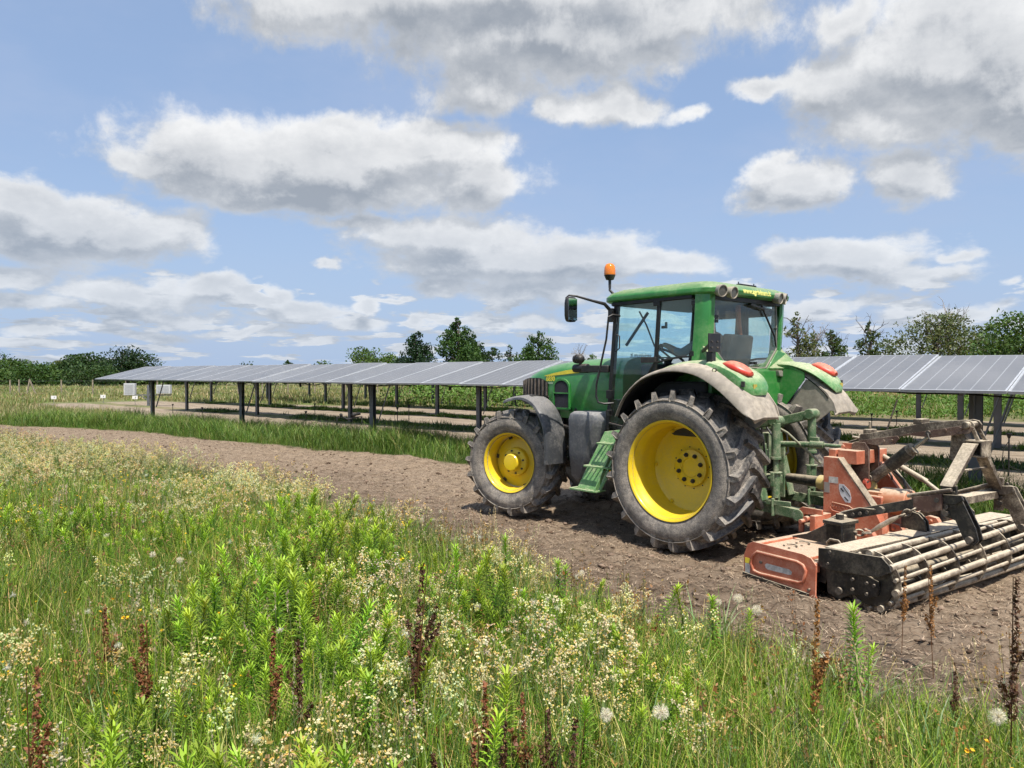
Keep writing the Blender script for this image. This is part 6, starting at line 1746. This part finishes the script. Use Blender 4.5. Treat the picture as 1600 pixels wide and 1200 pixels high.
# a thin fringe of low turf spilling over the soil edge
xe, ye = meadow_pts(30000, 2.1, 22, 1, 61, .45); q = U_(xe, ye) > near_edge(T_(xe, ye)) - .5; xe, ye = xe[q][:2600], ye[q][:2600]
put('low_grass', GA[:3], xe, ye, RV.uniform(.25, .6, len(xe)), 'sparse low grass creeping onto the edge of the soil', 62)
xg, yg = meadow_pts(5000, 2.6, 11, 1, 35); q = RV.random(len(xg)) < .20 * dens(xg, yg, .6, 36, .5, .62) + .015; xg, yg = xg[q], yg[q]
put('broad_grass', [t_grass(700 + k, 14, .48, .009, ((.20, .31, .10), (.16, .28, .06), (.26, .34, .15)), .04, .08, 4, .5) for k in range(4)], xg, yg, RV.uniform(.75, 1.15, len(xg)), 'pale green clumps of broad-bladed grass', 37)
# rushes
xr, yr = meadow_pts(9000, 2.4, 20, 1.2, 5); q = RV.random(len(xr)) < .22 * dens(xr, yr, .5, 31, .42, .6) + .05; xr, yr = xr[q], yr[q]
put('rushes', [t_rush(k) for k in range(4)], xr, yr, RV.uniform(.7, 1.15, len(xr)), 'dark green rush stems with small brown heads among the meadow grass', 11)
# leafy weeds
def inpx(x, y, z, px, py, rx, ry):
    X = 800 + 1200 * x / y; Yp = 583 + 1200 * (CAMH - z) / y
    return ((X - px) / rx) ** 2 + ((Yp - py) / ry) ** 2 < 1
xw, yw = meadow_pts(17000, 2.2, 9.5, 1, 6)
pw = .62 * dens(xw, yw, .65, 41, .52, .60) * sst(yw, 9.5, 6.5); pw = pw * np.where(U_(xw, yw) > near_edge(T_(xw, yw)) - .7, .10, 1)
q = RV.random(len(xw)) < pw; xw, yw = xw[q], yw[q]
sw_ = RV.uniform(.45, 1.15, len(xw)) * (.7 + .5 * dens(xw, yw, 1.3, 43, .35, .65))
put('leafy_weeds', [t_weed(k, .46, 110) for k in range(5)], xw, yw, sw_, 'patches of bright green upright leafy weeds with narrow leaves', 12, .2, .22, (1.12, 1.02, .9))
# cream flowered plants
xc, yc = meadow_pts(15000, 2.2, 22, 1.3, 7)
pc = .62 * dens(xc, yc, .55, 51, .42, .56) + .08; pc *= np.where(yc > 8, .62, .8) * np.where((xc > 1.0), .35, 1)
q = RV.random(len(xc)) < pc; xc, yc = xc[q], yc[q]
put('cream_flowers', [t_cream(k) for k in range(6)], xc, yc, RV.uniform(.65, 1.12, len(xc)) * np.where(yc > 9, 1.15, 1), 'drifts of cream-yellow everlasting flowers on silvery stems', 13, .08)
xs, ys = meadow_pts(2600, 2.3, 14, 1, 8); q = RV.random(len(xs)) < .35 * dens(xs, ys, .6, 71, .4, .6) + .03; xs, ys = xs[q], ys[q]
put('seeding_grass', [t_seedgrass(k) for k in range(4)], xs, ys, RV.uniform(.7, 1.2, len(xs)), 'straw-coloured grass seed heads', 14, .1)
xs, ys = meadow_pts(2300, 2.3, 13, 1, 9); q = RV.random(len(xs)) < .30 * dens(xs, ys, .5, 81, .42, .6) + .02; xs, ys = xs[q], ys[q]
put('yellow_flowers', [t_yellow(k) for k in range(4)], xs, ys, RV.uniform(.8, 1.3, len(xs)), 'scattered tiny yellow flowers in the grass', 15, .05)
xs, ys = meadow_pts(2600, 2.2, 12, 1, 19, .5); q = RV.random(len(xs)) < .22 * dens(xs, ys, .8, 91, .45, .6) + .6 * (U_(xs, ys) > near_edge(T_(xs, ys)) - .35) * (ys < 8); xs, ys = xs[q], ys[q]
put('brown_seed_stems', [t_brownstem(k) for k in range(4)], xs, ys, RV.uniform(.7, 1.2, len(xs)), 'thin rusty brown stems gone to seed among the grass', 16, .15)
xs, ys = meadow_pts(700, 2.6, 17, 1, 22); 
put('seed_clocks', [t_clock(k, .42, .017, 40) for k in range(3)], xs, ys, RV.uniform(.8, 1.3, len(xs)), 'small whitish seed clocks dotted over the meadow', 17, .05)

# tall grass strip along the first row
r = np.random.default_rng(123)
def strip(n, ulo, uhi, tlo, thi, h, w, cols, seed, label, name='strip_grass', sparse=False, sc=(.6, 1.15)):
    r = np.random.default_rng(seed); u = r.uniform(ulo, uhi, n); t = r.uniform(tlo, thi, n)
    if ulo < 13: u = far_edge(t) + (u - 10.9)
    x, y = XY_(u, t); ok = y > 3
    if sparse: ok &= fbm(x * .6, y * .6, 3, seed) > .5
    x, y = x[ok], y[ok]
    T = [t_grass(seed + k, 15, h * (.8 + .15 * k), w * (.7 + .25 * k), cols, .10, .10 if h > .3 else .04, 3, .35 + .08 * k) for k in range(4)]
    edge = sst(np.abs(U_(x, y) - (far_edge(T_(x, y)) + (uhi - 10.9) / 2)), (uhi - ulo) / 2, (uhi - ulo) / 2 - .5) if ulo < 13 else 1
    s = r.uniform(*sc, len(x)) * (.42 + .58 * edge) * (.65 + .7 * fbm(x * .8, y * .8, 3, seed + 1))
    return put(name, T, x, y, s, label, seed + 9, .16)
strip(11000, 10.9, 13.6, -3, 34, .52, .010, ((.045, .105, .018), (.075, .155, .022), (.16, .24, .04)), 201, 'strip of tall green grass along the foot of the nearest panel row')
strip(2200, 17.4, 18.5, -3, 38, .16, .016, (G1, GB), 211, 'low dark grass under the second panel row', sparse=True)
strip(2600, 22.0, 23.1, -3, 46, .18, .02, (G1, G2), 221, 'low grass under the third panel row', sparse=True)
strip(2600, 27.0, 28.1, -3, 48, .20, .025, (G1, G2), 231, 'low grass under the fourth panel row', sparse=True)
# far meadow and weed bank
def field(n, f, h, w, cols, seed, label, name, sc=(.6, 1.3), dry=.3):
    r = np.random.default_rng(seed); y = 1 / r.uniform(1 / 118, 1 / 26, n); x = r.uniform(-1, 1, n) * (y * .76 + 3)
    ok = f(x, y) & (r.random(n) < 1); x, y = x[ok], y[ok]
    T = [t_grass(seed + k, 12, h, w, cols, .22, dry, 2, .5) for k in range(4)]
    s = r.uniform(*sc, len(x)) * (y / 45).clip(.7, 2)
    S = np.stack([s, s, r.uniform(*sc, len(x)) * (.6 + .8 * fbm(x * .15, y * .15, 3, seed))], 1)
    return put(name, T, x, y, S, label, seed + 3, .15)
isl = lambda x, y: (y + .5 * x > 39.5) & (x < 2)
left = lambda x, y: (U_(x, y) < near_edge(T_(x, y)) + .2 - 9 * 0) | (T_(x, y) > 46)
field(17000, lambda x, y: (isl(x, y) & (x < -6)) | (T_(x, y) > 54) | ((T_(x, y) > 33) & (U_(x, y) < 13.5) & (y > 24)), .42, .035, ((.10, .15, .035), (.13, .19, .04), (.20, .19, .08)), 301, 'rough far meadow, green and straw coloured, left of and behind the panels', 'far_meadow', (.5, 1.1))
field(3500, lambda x, y: (y + .5 * x > 40) & (x > -8) & (y + .5 * x < 62), .7, .035, ((.10, .19, .03), (.16, .24, .045), (.30, .27, .12)), 311, 'tall green stems standing in the weeds beyond the last panel rows', 'tall_stems', (.4, 1.25), .15)
field(5000, lambda x, y: (y + .5 * x >= 60) & (x > -6), .5, .05, ((.22, .20, .08), (.28, .22, .10)), 321, 'dry straw-coloured field behind the green weeds', 'dry_field', (.6, 1.1))

# single plants one can point to
def single(name, tpl, px, py, z, s, label, cat, group=None, mat=None, rz=0.0):
    """py is where the top of the plant shows; z its height"""
    p = gpt(px, py, z * s); g0 = float(gz(p.x, p.y)); v, f, c = tpl
    o = npmesh(name, v, f, np.clip(c, .003, .95), [mat or M_leafcol]); o.location = (p.x, p.y, g0 - .01); o.scale = (s, s, s); o.rotation_euler = (random.gauss(0, .05), random.gauss(0, .05), rz)
    tag(o, label, cat, group); return o
DK = [(48, 1035, .75, 1.0, 'rusty brown dock spike at the left edge of the meadow'), (168, 940, .62, 1.0, 'slim brown dock spike among grass, upper left'), (232, 970, .66, 1.0, 'brown dock spike with a side shoot, left of the cream flowers'), (425, 980, .72, 1.0, 'reddish dock spike leaning left, beside bright leafy weeds'), (475, 1003, .68, 1.0, 'dark brown dock spike just right of the reddish leaning one'),
      (492, 918, .6, .9, 'faint thin brown dock spike in the middle of the meadow'), (636, 880, .95, 1.05, 'tallest dark brown dock, with a heavy cluster low on its stem'), (648, 975, .75, .9, 'short thick brown dock cluster right in front of the tallest dock'), (697, 1155, .72, .8, 'very dark dock spike at the bottom, left of the row of reddish ones'), (740, 1142, .72, .95, 'fat reddish dock spike at the bottom edge'),
      (759, 1064, .7, .9, 'pale reddish dock spike standing among cream flowers'), (823, 1085, .7, .9, 'reddish dock spike right of the cream flowers'), (855, 1105, .7, .8, 'dark slim dock spike at the bottom, before light green weeds'), (882, 1132, .7, .95, 'red-brown dock spike at the bottom, right of the dark slim one'), (782, 1135, .7, .8, 'dark dock spike at the bottom between two reddish ones'),
      (1270, 930, .85, 1.0, 'nearly black dock spike in front of the orange end plate of the harrow'), (1582, 895, 1.0, 1.0, 'tall dark rusty dock at the right edge, in front of the roller'), (1460, 870, .9, .8, 'thin orange-brown dock stem rising before the cage roller'), (1498, 1035, .55, .8, 'short dark red dock tuft on the soil at lower right'), (1410, 880, .85, .7, 'thin orange-brown stem in front of the black side plate')]
for i, (px, py, z, s, lb) in enumerate(DK):
    c = (.24, .095, .042) if 'dark' not in lb and 'black' not in lb else (.11, .052, .028)
    if 'orange' in lb: c = (.34, .16, .05)
    single('dock_plant', t_dock(400 + i, z, c), px, py, z, s, lb, 'dock plant', 'dock plants gone to seed', rz=i)
for i, (px, py, z, R0, lb) in enumerate([(1032, 1115, .5, .030, 'large white seed clock near the bottom, right one of a pair'), (961, 1113, .5, .026, 'white seed clock near the bottom, left one of a pair'), (1145, 928, .5, .028, 'beige seed clock in front of the soil before the harrow'), (1189, 947, .5, .028, 'beige seed clock just below right of another before the harrow'),
        (1128, 965 - 30, .45, .018, 'small pale seed clock at the left of the beige pair'), (909, 893, .42, .02, 'small beige seed clock over the soil edge below the rear wheel'), (1560, 1120, .5, .03, 'fluffy beige seed head low in the right corner'), (235, 869, .5, .022, 'white seed clock in the left part of the meadow'), (282, 873, .5, .022, 'white seed clock right of another in the left meadow')]):
    single('seed_clock', t_clock(500 + i, z, R0, 190), px, py, z, 1.0, lb, 'seed head', 'large seed clocks in the meadow')
for i, (px, py, z, lb) in enumerate([(1345, 948, .55, 'bright green leafy weed standing alone against the soil below the roller'), (790, 838, .55, 'tall bright leafy weed at the soil edge below the front wheel'), (875, 878, .5, 'bright leafy weed right of the one below the front wheel'), (1115, 930, .5, 'bright bushy leafy weed left of the beige seed clocks'),
        (317, 1020 - 110, .55, 'pale green leafy weed topping the patch on the left'), (575, 1055, .5, 'bright leafy weed with a starry tip right of the reddish dock spikes'), (512, 1045 - 60, .55, 'tall light green weed between dock spikes in the centre left'), (905, 1110, .5, 'light green bushy weed at the bottom right of the dock spikes')]):
    t = t_weed(600 + i, z, 170, 1.15); single('leafy_weed', t, px, py, z, 1.0 if i != 0 else 1.15, lb, 'weed', 'single leafy weeds', rz=i * .7)
# ------------------------------------------------------------------ driver
def skin_body(name, pts, edges, radii, mat, parent, root=0, sub=2):
    me = bpy.data.meshes.new(name); me.from_pydata([tuple(p) for p in pts], edges, []); o = bpy.data.objects.new(name, me); COL.objects.link(o); o.parent = parent
    md = o.modifiers.new('skin', 'SKIN'); md.use_smooth_shade = True
    for i, rr in enumerate(radii): me.skin_vertices[0].data[i].radius = (rr if hasattr(rr, '__len__') else (rr, rr))
    me.skin_vertices[0].data[root].use_root = True
    s = o.modifiers.new('sub', 'SUBSURF'); s.levels = sub; s.render_levels = sub
    me.materials.append(mat); return o
def make_driver():
    M_skin = mat_simple('skin', (.42, .24, .16), .55); M_shirt = mat_simple('grey_shirt', (.20, .22, .24), .9); M_jeans = mat_simple('work_trousers', (.05, .07, .10), .9); M_hair = mat_simple('dark_hair', (.03, .022, .016), .8)
    # body (X forward, Y left), seated, left hand on the wheel, head turned a little to the left rear
    P = [(.12, 0, 1.80), (.08, 0, 1.95), (.05, 0, 2.12), (.06, 0, 2.24), (.08, 0, 2.31), (.10, .01, 2.38), (.12, .015, 2.46), (.115, .015, 2.53),
         (.06, .18, 2.22), (.20, .25, 2.02), (.42, .18, 2.11), (.52, .16, 2.15),
         (.06, -.18, 2.22), (.16, -.27, 2.00), (.38, -.30, 1.98), (.46, -.29, 1.99),
         (.16, .11, 1.79), (.56, .14, 1.82), (.66, .14, 1.40), (.78, .15, 1.34), (.16, -.11, 1.79), (.56, -.14, 1.82), (.66, -.14, 1.40), (.78, -.15, 1.34)]
    P = [(x + .15, y, z + .03) for x, y, z in P]; P[9] = (.46, .28, 2.10); P[10] = (.70, .20, 2.19); P[11] = (.80, .17, 2.22); P[13] = (.34, -.28, 2.03)
    E = [(0, 1), (1, 2), (2, 3), (3, 4), (4, 5), (5, 6), (6, 7), (3, 8), (8, 9), (9, 10), (10, 11), (3, 12), (12, 13), (13, 14), (14, 15), (0, 16), (16, 17), (17, 18), (18, 19), (0, 20), (20, 21), (21, 22), (22, 23)]
    Rr = [(.15, .12), (.14, .10), (.16, .11), (.13, .09), .055, (.062, .07), (.078, .092), (.066, .075), .062, .046, .036, .030, .062, .046, .036, .030, .085, .065, .045, .04, .085, .065, .045, .04]
    b = skin_body('person', P, E, Rr, M_skin, None)
    b.location = tr.location; b.rotation_euler = tr.rotation_euler; b['label'] = 'driver in a grey shirt seated in the tractor cab, one hand on the wheel'; b['category'] = 'person'
    up = lambda r, k: tuple(a * k for a in r) if hasattr(r, '__len__') else r * k
    ix = [0, 1, 2, 3, 4, 8, 9, 12, 13]; mp = {q: i for i, q in enumerate(ix)}
    half = [tuple((np.array(P[9]) * .55 + np.array(P[10]) * .45)), tuple((np.array(P[13]) * .55 + np.array(P[14]) * .45))]
    skin_body('shirt', [P[i] for i in ix] + half, [(mp[a], mp[c]) for a, c in E if a in mp and c in mp] + [(mp[9], 9), (mp[13], 10)], [up(Rr[i], 1.12) for i in ix[:4]] + [.058] + [.072, .056, .072, .056, .046, .046], M_shirt, b)
    ix = [0, 16, 17, 18, 20, 21, 22]; mp = {q: i for i, q in enumerate(ix)}
    skin_body('trousers', [P[i] for i in ix], [(mp[a], mp[c]) for a, c in E if a in mp and c in mp], [up(Rr[0], 1.08), .097, .076, .058, .097, .076, .058], M_jeans, b)
    m = MB(); m.sphere((.245, .015, 2.55), .098, 20, 12, (1.0, .86, .95)); h = m.build('hair', M_hair, b, smooth=80)
    m = MB(); m.cyl((.355, .02, 2.505), (.382, .02, 2.485), .010, .016, n=10); m.build('nose', M_skin, b)
    for s_ in (-1, 1):
        m = MB(); m.sphere((.338, .015 + s_ * .032, 2.522), .012, 10, 8); m.build('eye', mat_simple('eye', (.5, .48, .45), .3), b)
        m = MB(); m.sphere((.26, .015 + s_ * .080, 2.505), .026, 10, 8, (.7, .35, 1.1)); m.build('ear', M_skin, b)
    m = MB(); m.beam((.346, -.012, 2.455), (.346, .042, 2.455), .012, .012); m.build('mouth', mat_simple('lips', (.35, .13, .10), .6), b, bevel=.003)
    # hands: palm plus five fingers curled round the rim / resting on the armrest
    for hs_, W, D in ((1, Vector((.80, .17, 2.22)), Vector((.8, -.1, -.35))), (-1, Vector((.61, -.29, 2.02)), Vector((.95, .05, -.05)))):
        D = D.normalized(); sd = Vector((0, hs_, 0)); n = D.cross(sd).normalized()
        if n.z > 0: n = -n
        pts = [W, W + D * .085]; ed = [(0, 1)]; rad = [(.030, .018), (.040, .016)]
        for k in range(4):
            r0 = W + D * .085 + sd * (.033 - .022 * k); L = (.072, .080, .076, .062)[k]; i0 = len(pts)
            a = r0 + D * L * .45 + n * .006; c = a + (D * .35 + n).normalized() * L * .38; e = c + (n - D * .5).normalized() * L * .28
            pts += [r0, a, c, e]; ed += [(1, i0), (i0, i0 + 1), (i0 + 1, i0 + 2), (i0 + 2, i0 + 3)]; rad += [.0095, .0090, .0082, .0072]
        i0 = len(pts); th = W + D * .03 - sd * .035; pts += [th, th + D * .035 - sd * .012 + n * .014, th + D * .055 + n * .035]; ed += [(0, i0), (i0, i0 + 1), (i0 + 1, i0 + 2)]; rad += [.013, .011, .009]
        skin_body('hand', pts, ed, rad, M_skin, b, 0, 1)
make_driver()
scene.cycles.use_adaptive_sampling = True; scene.cycles.adaptive_threshold = .02; scene.cycles.adaptive_min_samples = 8
scene.cycles.max_bounces = 6; scene.cycles.diffuse_bounces = 2; scene.cycles.glossy_bounces = 3; scene.cycles.transmission_bounces = 4; scene.cycles.transparent_max_bounces = 8
scene.cycles.caustics_reflective = False; scene.cycles.caustics_refractive = False
scene.cycles.use_denoising = True
scene.render.use_persistent_data = False
